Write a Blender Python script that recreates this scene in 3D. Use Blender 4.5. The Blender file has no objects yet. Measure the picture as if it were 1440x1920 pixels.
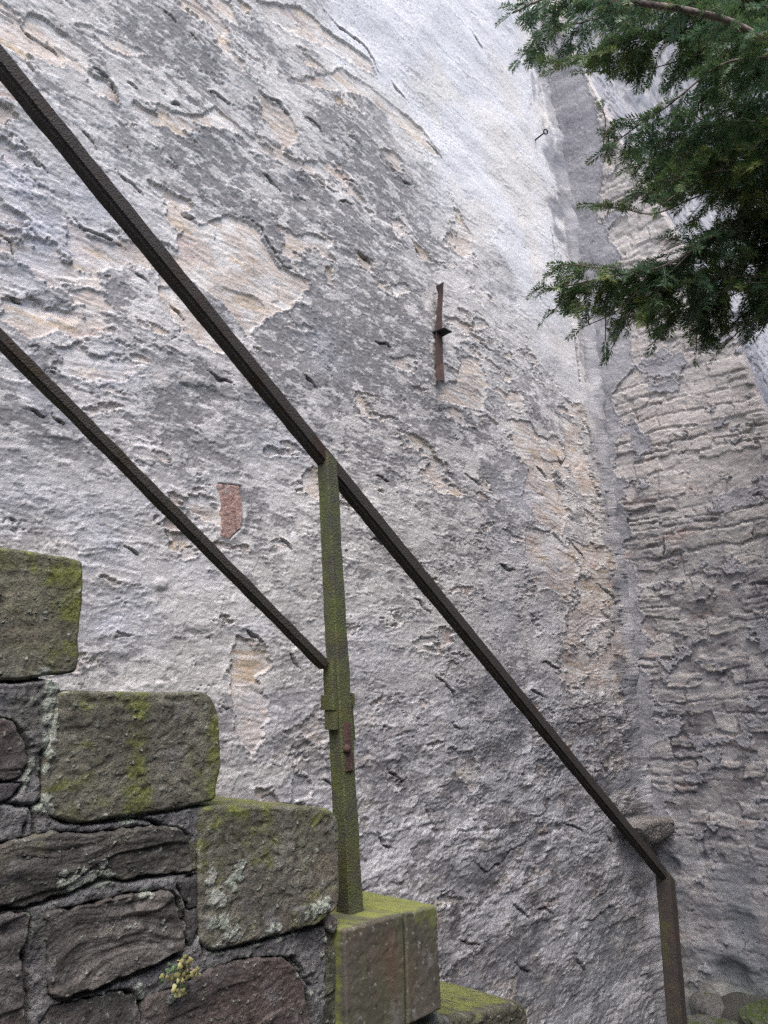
import bpy, bmesh, math, random
import numpy as np
from mathutils import Vector, Matrix

# ------------------------------------------------------------------ camera, light, exposure
sc = bpy.context.scene
F = 1400.0                      # focal length in photo pixels (photo 1440 x 1920)
PITCH, ROLL = math.radians(13.0), math.radians(-2.5)
EYE = np.array([0.0, 0.0, 1.85])
_rt = np.array([1., 0, 0]); _fw = np.array([0, math.cos(PITCH), math.sin(PITCH)]); _up = np.array([0, -math.sin(PITCH), math.cos(PITCH)])
RT = _rt * math.cos(ROLL) + _up * math.sin(ROLL); UP = -_rt * math.sin(ROLL) + _up * math.cos(ROLL); FW = _fw
cam_d = bpy.data.cameras.new("camera"); cam = bpy.data.objects.new("camera", cam_d); sc.collection.objects.link(cam)
cam_d.sensor_fit = 'VERTICAL'; cam_d.sensor_height = 36.0; cam_d.lens = 36.0 * F / 1920.0
cam_d.clip_start = 0.02; cam_d.clip_end = 400
cam.matrix_world = Matrix(((RT[0], UP[0], -FW[0], EYE[0]), (RT[1], UP[1], -FW[1], EYE[1]), (RT[2], UP[2], -FW[2], EYE[2]), (0, 0, 0, 1)))
sc.camera = cam

SUN_EL, SUN_AZ = math.radians(62), math.radians(176)      # azimuth clockwise from +Y
w = bpy.data.worlds.new("World"); sc.world = w; w.use_nodes = True
nt = w.node_tree; bg = nt.nodes["Background"]
sky = nt.nodes.new("ShaderNodeTexSky"); sky.sky_type = 'NISHITA'; sky.sun_disc = False
sky.sun_elevation = SUN_EL; sky.sun_rotation = SUN_AZ; sky.air_density = 1.0; sky.dust_density = 3.5; sky.ozone_density = 1.2
nt.links.new(sky.outputs[0], bg.inputs[0]); bg.inputs[1].default_value = 0.14
sd = bpy.data.lights.new("sun", 'SUN'); sd.energy = 1.0; sd.angle = math.radians(50); sd.color = (1.0, 0.97, 0.94)
so = bpy.data.objects.new("sun", sd); sc.collection.objects.link(so)
_sd = Vector((math.sin(SUN_AZ) * math.cos(SUN_EL), math.cos(SUN_AZ) * math.cos(SUN_EL), math.sin(SUN_EL)))
so.rotation_euler = _sd.to_track_quat('Z', 'Y').to_euler(); so.location = (0, 0, 12)
sc.view_settings.view_transform = 'Standard'; sc.view_settings.look = 'None'
sc.view_settings.exposure = 1.45; sc.view_settings.gamma = 1.0
sc.cycles.use_denoising = False
sc.cycles.max_bounces = 6; sc.cycles.diffuse_bounces = 3; sc.cycles.glossy_bounces = 2; sc.cycles.transmission_bounces = 3

# ------------------------------------------------------------------ frame of the place
AZ = math.radians(41.0)
D = np.array([math.sin(AZ), math.cos(AZ), 0.0])      # along the wall, down the stairs
N = np.array([-math.cos(AZ), math.sin(AZ), 0.0])     # from the lane into the wall
Z3 = np.array([0, 0, 1.0])
DW, DS, DP = 2.02, 1.00, 1.055                         # wall, stair side face, handrail: distance from the eye across the lane

def ray(px, py):
    return (px - 720.0) * RT - (py - 960.0) * UP + F * FW
def on_n(px, py, dist):
    r = ray(px, py); return EYE + r * (dist / (r @ N))
def on_d(px, py, dist):
    r = ray(px, py); return EYE + r * (dist / (r @ D))
def on_z(px, py, z):
    r = ray(px, py); return EYE + r * ((z - EYE[2]) / r[2])
def at(px, py, depth):
    r = ray(px, py); return EYE + r * (depth / F)
def uz(px, py, dist=DW):
    p = on_n(px, py, dist); return np.array([p @ D, p[2]])
def poly_uz(pts, dist=DW):
    return np.array([uz(x, y, dist) for x, y in pts])

# ------------------------------------------------------------------ noise
_T = np.linspace(0, 2 * math.pi, 256, endpoint=False).astype(np.float32)
_GX, _GY = np.cos(_T), np.sin(_T)
def _h(ix, iy, s):
    h = (ix.astype(np.uint32) * np.uint32(374761393) + iy.astype(np.uint32) * np.uint32(668265263) + np.uint32((s * 2246822519) & 0xffffffff))
    h = (h ^ (h >> np.uint32(13))) * np.uint32(1274126177)
    return h ^ (h >> np.uint32(16))
def gn(x, y, s=0):
    x = np.asarray(x, np.float32); y = np.asarray(y, np.float32)
    fx = np.floor(x); fy = np.floor(y); ix = fx.astype(np.int32); iy = fy.astype(np.int32); x = x - fx; y = y - fy
    sx = x * x * x * (x * (x * 6 - 15) + 10); sy = y * y * y * (y * (y * 6 - 15) + 10)
    def c(a, b):
        g = _h(ix + a, iy + b, s) & np.uint32(255); return _GX[g] * (x - a) + _GY[g] * (y - b)
    a = c(0, 0); a += (c(1, 0) - a) * sx; b = c(0, 1); b += (c(1, 1) - b) * sx
    return (a + (b - a) * sy) * 1.5
def fbm(x, y, o=4, s=0, g=0.5, l=2.03):
    t = 0; a = 1.0; n = 0
    for i in range(o):
        t = t + gn(x, y, s + i * 17) * a; n += a; a *= g; x = x * l + 3.1; y = y * l - 1.7
    return t / n * 1.35
def ridge(x, y, o=4, s=0, g=0.5):
    t = 0; a = 1.0; n = 0
    for i in range(o):
        t = t + (1 - 2 * np.abs(gn(x, y, s + i * 13))) * a; n += a; a *= g; x = x * 2.07 + 1.3; y = y * 2.07 + 5.2
    return t / n
def worley(x, y, s=0, jit=0.9):
    x = np.asarray(x, np.float32); y = np.asarray(y, np.float32)
    fx = np.floor(x); fy = np.floor(y); ix = fx.astype(np.int32); iy = fy.astype(np.int32)
    f1 = np.full(x.shape, 9, np.float32); f2 = f1.copy(); idv = np.zeros(x.shape, np.float32)
    for a in (-1, 0, 1):
        for b in (-1, 0, 1):
            h = _h(ix + a, iy + b, s)
            px = fx + a + 0.5 + ((h & np.uint32(1023)).astype(np.float32) / 1023 - 0.5) * jit
            py = fy + b + 0.5 + (((h >> np.uint32(10)) & np.uint32(1023)).astype(np.float32) / 1023 - 0.5) * jit
            d = np.hypot(px - x, py - y); c = d < f1
            f2 = np.where(c, f1, np.minimum(f2, d)); idv = np.where(c, ((h >> np.uint32(20)) & np.uint32(1023)).astype(np.float32) / 1023, idv)
            f1 = np.where(c, d, f1)
    return f1, f2, idv
def ss(a, b, x):
    t = np.clip((x - a) / (b - a), 0, 1); return t * t * (3 - 2 * t)
def mix(a, b, t):
    a = np.asarray(a, np.float32); b = np.asarray(b, np.float32)
    return a + (b - a) * t[..., None]
def sdf(P, x, y):
    """signed distance to a polygon, positive inside; far points are left at -9"""
    P = np.asarray(P); mg = 0.35
    out = np.full(x.shape, -9.0, np.float32)
    m = (x > P[:, 0].min() - mg) & (x < P[:, 0].max() + mg) & (y > P[:, 1].min() - mg) & (y < P[:, 1].max() + mg)
    X = x[m]; Y = y[m]
    if X.size == 0: return out
    d = np.full(X.shape, 1e9); ins = np.zeros(X.shape, bool); n = len(P)
    for i in range(n):
        a = P[i]; b = P[(i + 1) % n]; e = b - a
        wx = X - a[0]; wy = Y - a[1]; t = np.clip((wx * e[0] + wy * e[1]) / (e @ e + 1e-12), 0, 1)
        d = np.minimum(d, (wx - t * e[0]) ** 2 + (wy - t * e[1]) ** 2)
        if abs(e[1]) > 1e-9:
            c = ((a[1] > Y) != (b[1] > Y)) & (X < e[0] * (Y - a[1]) / e[1] + a[0]); ins ^= c
    d = np.sqrt(d); out[m] = np.where(ins, d, -d); return out
def line_d(P, x, y, mg=0.12):
    """distance to an open polyline and the position along it"""
    P = np.asarray(P); out = np.full(x.shape, 9.0, np.float32); side = np.zeros(x.shape, np.float32); par = np.zeros(x.shape, np.float32)
    m = (x > P[:, 0].min() - mg) & (x < P[:, 0].max() + mg) & (y > P[:, 1].min() - mg) & (y < P[:, 1].max() + mg)
    X = x[m]; Y = y[m]
    if X.size == 0: return out, side, par
    d = np.full(X.shape, 1e9); sg = np.zeros(X.shape); pp = np.zeros(X.shape)
    for i in range(len(P) - 1):
        a = P[i]; e = P[i + 1] - a; wx = X - a[0]; wy = Y - a[1]; t = np.clip((wx * e[0] + wy * e[1]) / (e @ e + 1e-12), 0, 1)
        q = (wx - t * e[0]) ** 2 + (wy - t * e[1]) ** 2; c = q < d
        sg = np.where(c, np.sign(e[0] * wy - e[1] * wx), sg); pp = np.where(c, (i + t) / (len(P) - 1), pp); d = np.where(c, q, d)
    out[m] = np.sqrt(d); side[m] = sg; par[m] = pp; return out, side, par

# ------------------------------------------------------------------ objects
def link(name, me, parent=None, mat=None):
    o = bpy.data.objects.new(name, me); sc.collection.objects.link(o)
    if mat is not None: me.materials.append(mat)
    if parent is not None: o.parent = parent
    return o
def tag(o, label=None, cat=None, group=None, kind=None):
    if label: o["label"] = label
    if cat: o["category"] = cat
    if group: o["group"] = group
    if kind: o["kind"] = kind
    return o
def thing(name, label, cat, loc=(0, 0, 0), group=None):
    o = bpy.data.objects.new(name, None); sc.collection.objects.link(o); o.empty_display_size = 0.1
    o.location = loc
    return tag(o, label, cat, group)
def keep(o, parent):
    """world-built mesh under an Empty that is not at the origin"""
    o.parent = parent; o.matrix_parent_inverse = Matrix.Translation(-Vector(parent.location)); return o
def mesh_np(name, co, quads=None, tris=None, col=None, smooth=True):
    me = bpy.data.meshes.new(name); co = np.ascontiguousarray(co, np.float32).reshape(-1, 3)
    me.vertices.add(len(co)); me.vertices.foreach_set("co", co.ravel())
    nq = 0 if quads is None else len(quads); ntr = 0 if tris is None else len(tris)
    li = []; ls = []; lt = []
    if nq: li.append(np.asarray(quads, np.int32).ravel()); ls.append(np.arange(nq) * 4); lt.append(np.full(nq, 4))
    if ntr: li.append(np.asarray(tris, np.int32).ravel()); ls.append(nq * 4 + np.arange(ntr) * 3); lt.append(np.full(ntr, 3))
    li = np.concatenate(li).astype(np.int32); ls = np.concatenate(ls).astype(np.int32); lt = np.concatenate(lt).astype(np.int32)
    me.loops.add(len(li)); me.loops.foreach_set("vertex_index", li)
    me.polygons.add(len(ls)); me.polygons.foreach_set("loop_start", ls); me.polygons.foreach_set("loop_total", lt)
    me.polygons.foreach_set("use_smooth", np.full(len(ls), smooth))
    me.update(calc_edges=True)
    if col is not None:
        c = np.ones((len(co), 4), np.float32); c[:, :3] = np.clip(np.asarray(col).reshape(-1, 3), 0.005, 0.9)
        a = me.color_attributes.new("Tint", 'FLOAT_COLOR', 'POINT'); a.data.foreach_set("color", c.ravel())
    return me
def grid_quads(nu, nv, flip=False):
    i = np.arange(nu - 1)[:, None] * nv + np.arange(nv - 1)[None, :]; i = i.ravel()
    q = np.stack([i, i + nv, i + nv + 1, i + 1], 1)
    return q[:, ::-1] if flip else q
def axis(stops):
    """coordinates through (position, spacing) stops with the spacing changing smoothly"""
    out = [stops[0][0]]
    for (a, sa), (b, sb) in zip(stops, stops[1:]):
        while out[-1] < b - 1e-6:
            t = min(1, max(0, (out[-1] - a) / (b - a))); out.append(min(b, out[-1] + sa + (sb - sa) * t))
    return np.array(out, np.float32)

# ------------------------------------------------------------------ materials
def mat_new(name):
    m = bpy.data.materials.new(name); m.use_nodes = True; t = m.node_tree; b = t.nodes["Principled BSDF"]
    return m, t, b
def N_(t, kind, **kw):
    n = t.nodes.new(kind)
    for k, v in kw.items():
        if isinstance(v, (int, float, tuple)) and k in n.inputs: n.inputs[k].default_value = v
        else: setattr(n, k, v)
    return n
def noise_node(t, co, scale, detail=6, rough=0.6, dist=0.0):
    n = t.nodes.new("ShaderNodeTexNoise"); n.inputs["Scale"].default_value = scale; n.inputs["Detail"].default_value = detail
    n.inputs["Roughness"].default_value = rough; n.inputs["Distortion"].default_value = dist; t.links.new(co, n.inputs["Vector"]); return n
def ramp(t, src, stops):
    r = t.nodes.new("ShaderNodeValToRGB"); e = r.color_ramp.elements
    while len(e) < len(stops): e.new(0.5)
    for i, (p, c) in enumerate(stops):
        e[i].position = p; e[i].color = (*c, 1) if len(c) == 3 else c
    t.links.new(src, r.inputs[0]); return r
def mixc(t, a, b, fac, mode='MIX'):
    n = t.nodes.new("ShaderNodeMix"); n.data_type = 'RGBA'; n.blend_type = mode; n.clamp_factor = True
    for s, v in ((n.inputs[0], fac), (n.inputs[6], a), (n.inputs[7], b)):
        if isinstance(v, bpy.types.NodeSocket): t.links.new(v, s)
        else: s.default_value = v if not isinstance(v, tuple) or len(v) == 4 else (*v, 1)
    return n.outputs[2]
def tinted(name, grain=260, depth=0.0016, speck=0.35, rough=0.92, pit=0.0, spec=0.2):
    """surface whose own pigment is stored on the mesh, broken up by mineral grain"""
    m, t, b = mat_new(name)
    co = t.nodes.new("ShaderNodeTexCoord").outputs["Object"]
    at_ = t.nodes.new("ShaderNodeAttribute"); at_.attribute_name = "Tint"
    n1 = noise_node(t, co, grain, 5, 0.7); n2 = noise_node(t, co, grain * 0.22, 6, 0.65, 0.6)
    r1 = ramp(t, n1.outputs[0], [(0.30, (1 - speck,) * 3), (0.5, (1, 1, 1)), (0.72, (1 + speck * 0.6,) * 3)])
    r2 = ramp(t, n2.outputs[0], [(0.32, (1 - speck * 0.7, 1 - speck * 0.72, 1 - speck * 0.72)), (0.55, (1, 1, 1)), (0.75, (1 + speck * 0.4,) * 3)])
    c = mixc(t, at_.outputs["Color"], r1.outputs[0], 1.0, 'MULTIPLY'); c = mixc(t, c, r2.outputs[0], 1.0, 'MULTIPLY')
    t.links.new(c, b.inputs["Base Color"]); b.inputs["Roughness"].default_value = rough; b.inputs["Specular IOR Level"].default_value = spec
    h = t.nodes.new("ShaderNodeMath"); h.operation = 'MULTIPLY_ADD'; t.links.new(n2.outputs[0], h.inputs[0]); h.inputs[1].default_value = 2.6; t.links.new(n1.outputs[0], h.inputs[2])
    hs = h.outputs[0]
    if pit:
        v = t.nodes.new("ShaderNodeTexVoronoi"); v.inputs["Scale"].default_value = pit; t.links.new(co, v.inputs["Vector"])
        pr = ramp(t, v.outputs["Distance"], [(0.05, (0, 0, 0)), (0.30, (1, 1, 1))])
        h2 = t.nodes.new("ShaderNodeMath"); h2.operation = 'MULTIPLY_ADD'; t.links.new(pr.outputs[0], h2.inputs[0]); h2.inputs[1].default_value = 1.2; t.links.new(hs, h2.inputs[2]); hs = h2.outputs[0]
    bp = t.nodes.new("ShaderNodeBump"); bp.inputs["Strength"].default_value = 1.0; bp.inputs["Distance"].default_value = depth
    t.links.new(hs, bp.inputs["Height"]); t.links.new(bp.outputs[0], b.inputs["Normal"]); return m
M_WALL = tinted("weathered lime render", 230, 0.0022, 0.22)
M_STONE = tinted("mossy sandstone", 300, 0.0036, 0.50, pit=0)
M_SLAB = tinted("sawn sandstone slab", 300, 0.0006, 0.22)
M_MORTAR = tinted("old lime mortar", 260, 0.0034, 0.40, pit=200)

def iron(name, base, rust, moss, mossfac, grain=300):
    m, t, b = mat_new(name); co = t.nodes.new("ShaderNodeTexCoord").outputs["Object"]
    n1 = noise_node(t, co, grain, 4, 0.7); n2 = noise_node(t, co, 14, 6, 0.65); n3 = noise_node(t, co, 17, 8, 0.75, 0.3)
    c = ramp(t, n1.outputs[0], [(0.35, tuple(x * 0.5 for x in base)), (0.55, base), (0.75, tuple(x * 1.7 for x in base))]).outputs[0]
    fr = ramp(t, n2.outputs[0], [(0.52, (0, 0, 0)), (0.68, (1, 1, 1))]).outputs[0]
    c = mixc(t, c, rust, fr)
    fm = ramp(t, n3.outputs[0], [(0.60 - mossfac * 0.35, (0, 0, 0)), (0.80 - mossfac * 0.26, (1, 1, 1))]).outputs[0]
    mc = ramp(t, n1.outputs[0], [(0.3, tuple(x * 0.35 for x in moss)), (0.6, moss), (0.8, tuple(min(1, x * 1.8) for x in moss))]).outputs[0]
    if mossfac > 0: c = mixc(t, c, mc, fm)
    t.links.new(c, b.inputs["Base Color"]); b.inputs["Roughness"].default_value = 0.8; b.inputs["Specular IOR Level"].default_value = 0.3
    v = t.nodes.new("ShaderNodeTexVoronoi"); v.inputs["Scale"].default_value = 330; t.links.new(co, v.inputs["Vector"])
    h = t.nodes.new("ShaderNodeMath"); h.operation = 'MULTIPLY_ADD'; t.links.new(v.outputs["Distance"], h.inputs[0]); h.inputs[1].default_value = 0.8; t.links.new(n1.outputs[0], h.inputs[2])
    bp = t.nodes.new("ShaderNodeBump"); bp.inputs["Strength"].default_value = 1.0; bp.inputs["Distance"].default_value = 0.0016
    t.links.new(h.outputs[0], bp.inputs["Height"]); t.links.new(bp.outputs[0], b.inputs["Normal"]); return m
M_RAIL = iron("dark painted iron", (0.046, 0.040, 0.036), (0.035, 0.020, 0.012), (0.06, 0.06, 0.03), 0.0)
M_RAIL2 = iron("dark iron with algae", (0.044, 0.039, 0.032), (0.035, 0.022, 0.012), (0.05, 0.055, 0.02), 0.15)
M_POST = iron("iron under moss", (0.070, 0.070, 0.064), (0.085, 0.055, 0.042), (0.120, 0.140, 0.040), 0.70)
M_POST2 = iron("rusty iron with algae", (0.055, 0.045, 0.042), (0.075, 0.045, 0.035), (0.10, 0.095, 0.035), 0.30)
M_RUST = iron("rusty strap iron", (0.085, 0.052, 0.045), (0.11, 0.06, 0.045), (0.1, 0.1, 0.05), 0.0, 160)
M_BLACK = iron("black iron", (0.018, 0.017, 0.019), (0.03, 0.02, 0.018), (0.1, 0.1, 0.05), 0.0)

# ------------------------------------------------------------------ corner and buttress
_cp = [(1026, 130), (1040, 250), (1062, 420), (1096, 620), (1132, 860), (1160, 1030), (1186, 1210), (1204, 1400), (1222, 1560), (1232, 1800), (1238, 1990)]
_cu = np.array([uz(x, y) for x, y in _cp]); _cu = _cu[np.argsort(_cu[:, 1])]
_fit = np.polyfit(_cu[:, 1], _cu[:, 0], 2)
def corner_u(z):
    z = np.clip(z, _cu[0, 1], _cu[-1, 1]); return np.polyval(_fit, z)
print("corner u,z", _cu.round(2).tolist())
_ep = [(1060, 40), (1096, 130), (1170, 270), (1290, 470), (1385, 640), (1440, 772)]
def on_butt(px, py):
    """point on the buttress' side face (its plane shifts with height)"""
    d = 4.0
    for _ in range(12):
        p = on_d(px, py, d); d = float(corner_u(p[2]))
    p = on_d(px, py, d); return DW - p @ N, p[2]
_ee = np.array([on_butt(x, y) for x, y in _ep]); print("edge w,z", _ee.round(2).tolist())
_ee = _ee[np.argsort(_ee[:, 1])]
def edge_w(z):
    lo = _ee[0]; s = (_ee[1, 0] - _ee[0, 0]) / (_ee[1, 1] - _ee[0, 1])
    z = np.asarray(z, float); v = np.interp(z, _ee[:, 1], _ee[:, 0])
    v = np.where(z < lo[1], np.minimum(lo[0] + s * 0.8 * (z - lo[1]), lo[0] + 0.75), v)
    return np.maximum(v, 0.02)

# ------------------------------------------------------------------ main wall
BARE = [  # places where the grey coat has come off down to lime and stone
 [(330,436),(380,420),(430,400),(480,420),(500,460),(520,500),(560,515),(583,530),(570,552),(545,577),(500,595),(466,632),(440,600),(390,550),(345,520),(325,480)],
 [(292,512),(335,525),(395,590),(440,640),(412,668),(370,650),(320,600),(300,560)],
 [(345,222),(400,200),(440,232),(480,262),(520,282),(560,300),(640,308),(640,322),(590,330),(545,312),(500,290),(450,255),(410,245),(372,240)],
 [(128,45),(170,48),(210,72),(255,92),(278,100),(240,110),(205,96),(180,70)],
 [(478,0),(560,12),(620,60),(690,110),(706,148),(655,118),(600,86),(545,66),(500,32)],
 [(155,132),(190,148),(216,170),(218,197),(178,186),(162,160)],
 [(28,58),(70,85),(110,106),(116,132),(85,130),(50,104)],
 [(405,0),(432,0),(436,26),(420,24)],
 [(520,140),(560,150),(640,130),(700,170),(790,240),(828,298),(800,288),(740,230),(680,180),(600,170)],
 [(480,172),(520,200),(545,226),(560,270),(530,280),(510,250),(490,215)],
 [(855,390),(880,440),(880,478),(862,462),(848,420)],
 [(770,448),(800,470),(812,492),(786,490)],
 [(728,532),(760,530),(768,552),(735,556)], [(605,500),(622,498),(628,535),(612,532)],
 [(0,560),(60,560),(120,590),(125,610),(60,640),(0,600)],
 [(120,400),(150,430),(205,452),(245,472),(240,500),(150,520),(125,470)],
 [(860,668),(895,670),(912,720),(905,770),(850,760),(815,750),(812,720),(850,715)],
 [(950,785),(990,790),(1030,850),(1040,905),(1000,895),(965,850)],
 [(985,880),(1040,900),(1062,960),(1050,1010),(1000,970),(975,930)],
 [(980,985),(1040,1000),(1080,1060),(1060,1110),(1000,1100),(978,1040)],
 [(1055,780),(1085,800),(1100,850),(1120,930),(1090,930),(1060,860)],
 [(440,1190),(500,1210),(505,1250),(478,1270),(500,1310),(500,1340),(470,1420),(440,1400),(432,1330),(428,1240)],
 [(545,1440),(580,1455),(590,1500),(540,1510)], [(470,1480),(505,1470),(520,1510),(480,1515)],
 [(830,1410),(880,1405),(910,1470),(880,1480),(850,1450)],
]
CRACK = [
 [(598,14),(640,55),(680,85),(700,118),(711,147)], [(729,148),(745,172),(762,190)], [(33,50),(75,85),(111,110)], [(163,118),(200,150),(217,175),(218,196)],
 [(313,190),(338,203)], [(384,172),(412,184),(437,199)], [(480,169),(520,197),(546,222)], [(560,217),(590,238),(602,250)], [(205,318),(250,350),(270,372)],
 [(490,327),(527,357)], [(573,322),(610,350),(636,367)], [(625,377),(662,386)], [(338,398),(370,417)], [(443,402),(488,424),(504,462),(530,500),(562,518)],
 [(130,400),(153,432),(205,450),(248,474)], [(0,430),(20,460),(32,490)], [(250,508),(277,531)], [(795,262),(814,280),(829,299)], [(769,448),(790,482)], [(0,555),(50,572)],
 [(384,694),(410,712),(436,728)], [(808,1262),(845,1298),(850,1328)], [(838,1350),(858,1374)], [(722,1437),(752,1466)], [(791,1497),(800,1530),(805,1562)],
 [(868,1604),(900,1634),(930,1620),(952,1592),(1002,1572)], [(1090,780),(1106,812),(1111,852)], [(1096,868),(1122,925),(1127,962)], [(1062,590),(1078,650),(1086,722)], [(1128,890),(1141,950),(1138,1010)], [(1150,1030),(1162,1092)], [(1176,1180),(1186,1240),(1196,1292)], [(1030,420),(1040,500)], [(1000,870),(1030,900)], [(1065,1010),(1095,1050)], [(985,1290),(1020,1310)], [(700,1560),(735,1590)], [(850,1760),(900,1775)], [(950,1690),(985,1720)], [(1070,1790),(1100,1830)], [(250,880),(270,905)], [(230,1020),(262,1045)], [(520,1010),(545,1030)], [(690,1010),(730,1022)], [(770,1120),(800,1150)], [(560,700),(590,730)], [(890,640),(915,660)], [(745,330),(770,352)], [(350,60),(372,90)], [(1112,1092),(1150,1118),(1168,1168)],
 [(1040,850),(1055,870),(1062,856)], [(870,890),(903,912)], [(700,890),(730,905)], [(150,250),(180,285)], [(60,300),(90,330)], [(310,560),(345,600)], [(90,770),(118,800)],
 [(30,760),(80,785)], [(455,1180),(490,1205)], [(540,1222),(560,1260)], [(1120,1420),(1135,1450)], [(1000,1700),(1030,1712)], [(960,1800),(1000,1830)],
 [(880,60),(905,95)], [(640,330),(672,352)], [(560,360),(575,385)], [(40,120),(60,150)], [(230,150),(260,175)], [(300,20),(330,50)], [(600,1460),(640,1480)], [(930,1060),(965,1072)],
 [(1010,1240),(1050,1255)], [(1050,1540),(1090,1560)], [(1130,1560),(1150,1590)], [(1085,1730),(1120,1715),(1150,1695)], [(660,470),(700,500)], [(700,640),(735,655)],
]
WHITEB = [(60,430,90,1.),(40,350,60,.9),(180,400,60,.7),(110,720,70,.8),(220,700,50,.8),(40,960,120,.8),(180,1010,90,.9),(270,960,50,.6),(250,1150,70,.9),(220,1180,60,1.),(400,900,60,.4),
          (520,830,60,.8),(610,660,40,.5),(980,1160,60,.6),(1010,1040,60,.7),(470,880,50,.5),(360,1060,60,.5),(480,1330,40,1.),(560,1490,50,.8),(700,1230,60,.9),(730,1330,60,.7),
          (450,1170,50,.5),(1060,700,60,.5),(850,1640,60,.7),(900,1700,60,.5),(1130,1350,40,.7),(640,1600,40,.6),(930,1330,60,.8),(1110,1180,40,.6),(980,930,40,.8)]
def blob(x, y, lst, dist=DW):
    t = np.zeros(x.shape, np.float32)
    for b in lst:
        c = uz(b[0], b[1], dist); e = uz(b[0] + b[2], b[1], dist); g = uz(b[0], b[1] + b[2], dist)
        rx = abs(e[0] - c[0]) + 1e-3; rz = abs(g[1] - c[1]) + 1e-3; wgt = b[3] if len(b) > 3 else 1.0
        t = np.maximum(t, wgt * np.exp(-(((x - c[0]) / rx) ** 2 + ((y - c[1]) / rz) ** 2) * 0.8))
    return t

HB = 0.012
def courses(x, z, hr_, wmin, wvar, seed, keep_=0.3, jag=0.008, gap=0.0055):
    """random-coursed squared rubble: returns stone mask (0 in the joints) and two random numbers per stone"""
    zr = z / hr_ + 0.9 * fbm(z * 2.0 + seed, x * 0 + 3, 2, 500 + seed) + 0.40 * fbm(x * 1.4, z * 1.5, 3, 510 + seed) + 0.12 * fbm(x * 7, z * 7, 3, 511 + seed); row = np.floor(zr)
    r1 = (np.sin(row * 12.9898 + seed) * 43758.5453) % 1.0
    xr = x / (wmin + wvar * r1) + r1 * 7 + 0.6 * fbm(x * 3, row * 1.7, 2, 520 + seed); colm = np.floor(xr)
    split = ((np.sin(row * 3.11 + colm * 17.3 + seed) * 7541.3) % 1.0) > 0.80
    zz = zr - row; row2 = np.where(split & (zz > 0.5), row + 0.5, row); hh = np.where(split, 0.5, 1.0); zz = np.where(split, (zz * 2) % 1.0, zz)
    hs = (np.sin(row2 * 78.233 + colm * 37.719 + seed) * 43758.5453) % 1.0; hs2 = (np.sin(row2 * 11.3 + colm * 91.7 + seed) * 9631.77) % 1.0
    eb = np.minimum((0.5 - np.abs(xr - colm - 0.5)) * (wmin + wvar * r1), (0.5 - np.abs(zz - 0.5)) * hr_ * hh) + jag * fbm(x * 20, z * 30, 4, 530 + seed, 0.6) - 0.004 * hs2
    return ss(0.0005, gap, eb) * (hs > keep_), hs.astype(np.float32), hs2.astype(np.float32)
BR = [(404,907),(428,909),(449,911),(453,935),(455,965),(452,990),(440,1000),(428,1013),(414,1003),(416,985),(412,960),(414,940),(408,922)]
DARKZ = [(620,640,150,1),(740,600,110,.7),(860,800,90,.6),(790,700,90,.5),(560,370,60,1),(640,420,70,.8),(500,420,60,.6),(330,110,80,.8),(400,290,60,1),(420,330,70,.7),(250,60,50,.6),(180,110,60,.6),(120,170,60,.5),
         (700,330,70,.8),(760,420,60,.7),(640,240,60,.7),(700,180,50,.6),(330,300,60,.6),(520,120,50,.6),(60,700,60,.8),(60,790,80,.9),(200,620,60,.6),(340,770,60,.9),(390,720,40,1),(430,820,50,.8),(230,560,50,.6),
         (160,500,40,.5),(940,900,70,.8),(1000,760,40,.7),(450,940,60,.6),(30,920,50,.7),(430,1360,50,.9),(530,1330,70,.6),(900,1440,60,1),(820,1530,70,.8),(980,1470,60,.9),(720,1420,60,.7),(1060,1500,60,.8),(720,1650,80,.8),
         (900,1610,50,1),(1000,1640,60,.7),(1090,1640,50,.7),(760,1560,50,.6),(1150,1380,60,.9),(1160,1480,50,.9),(1010,1830,60,.6),(1110,1830,70,.8),(880,1740,50,.7),(960,1240,50,.7),(1060,1260,40,.6),(640,1640,50,.6)]
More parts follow.
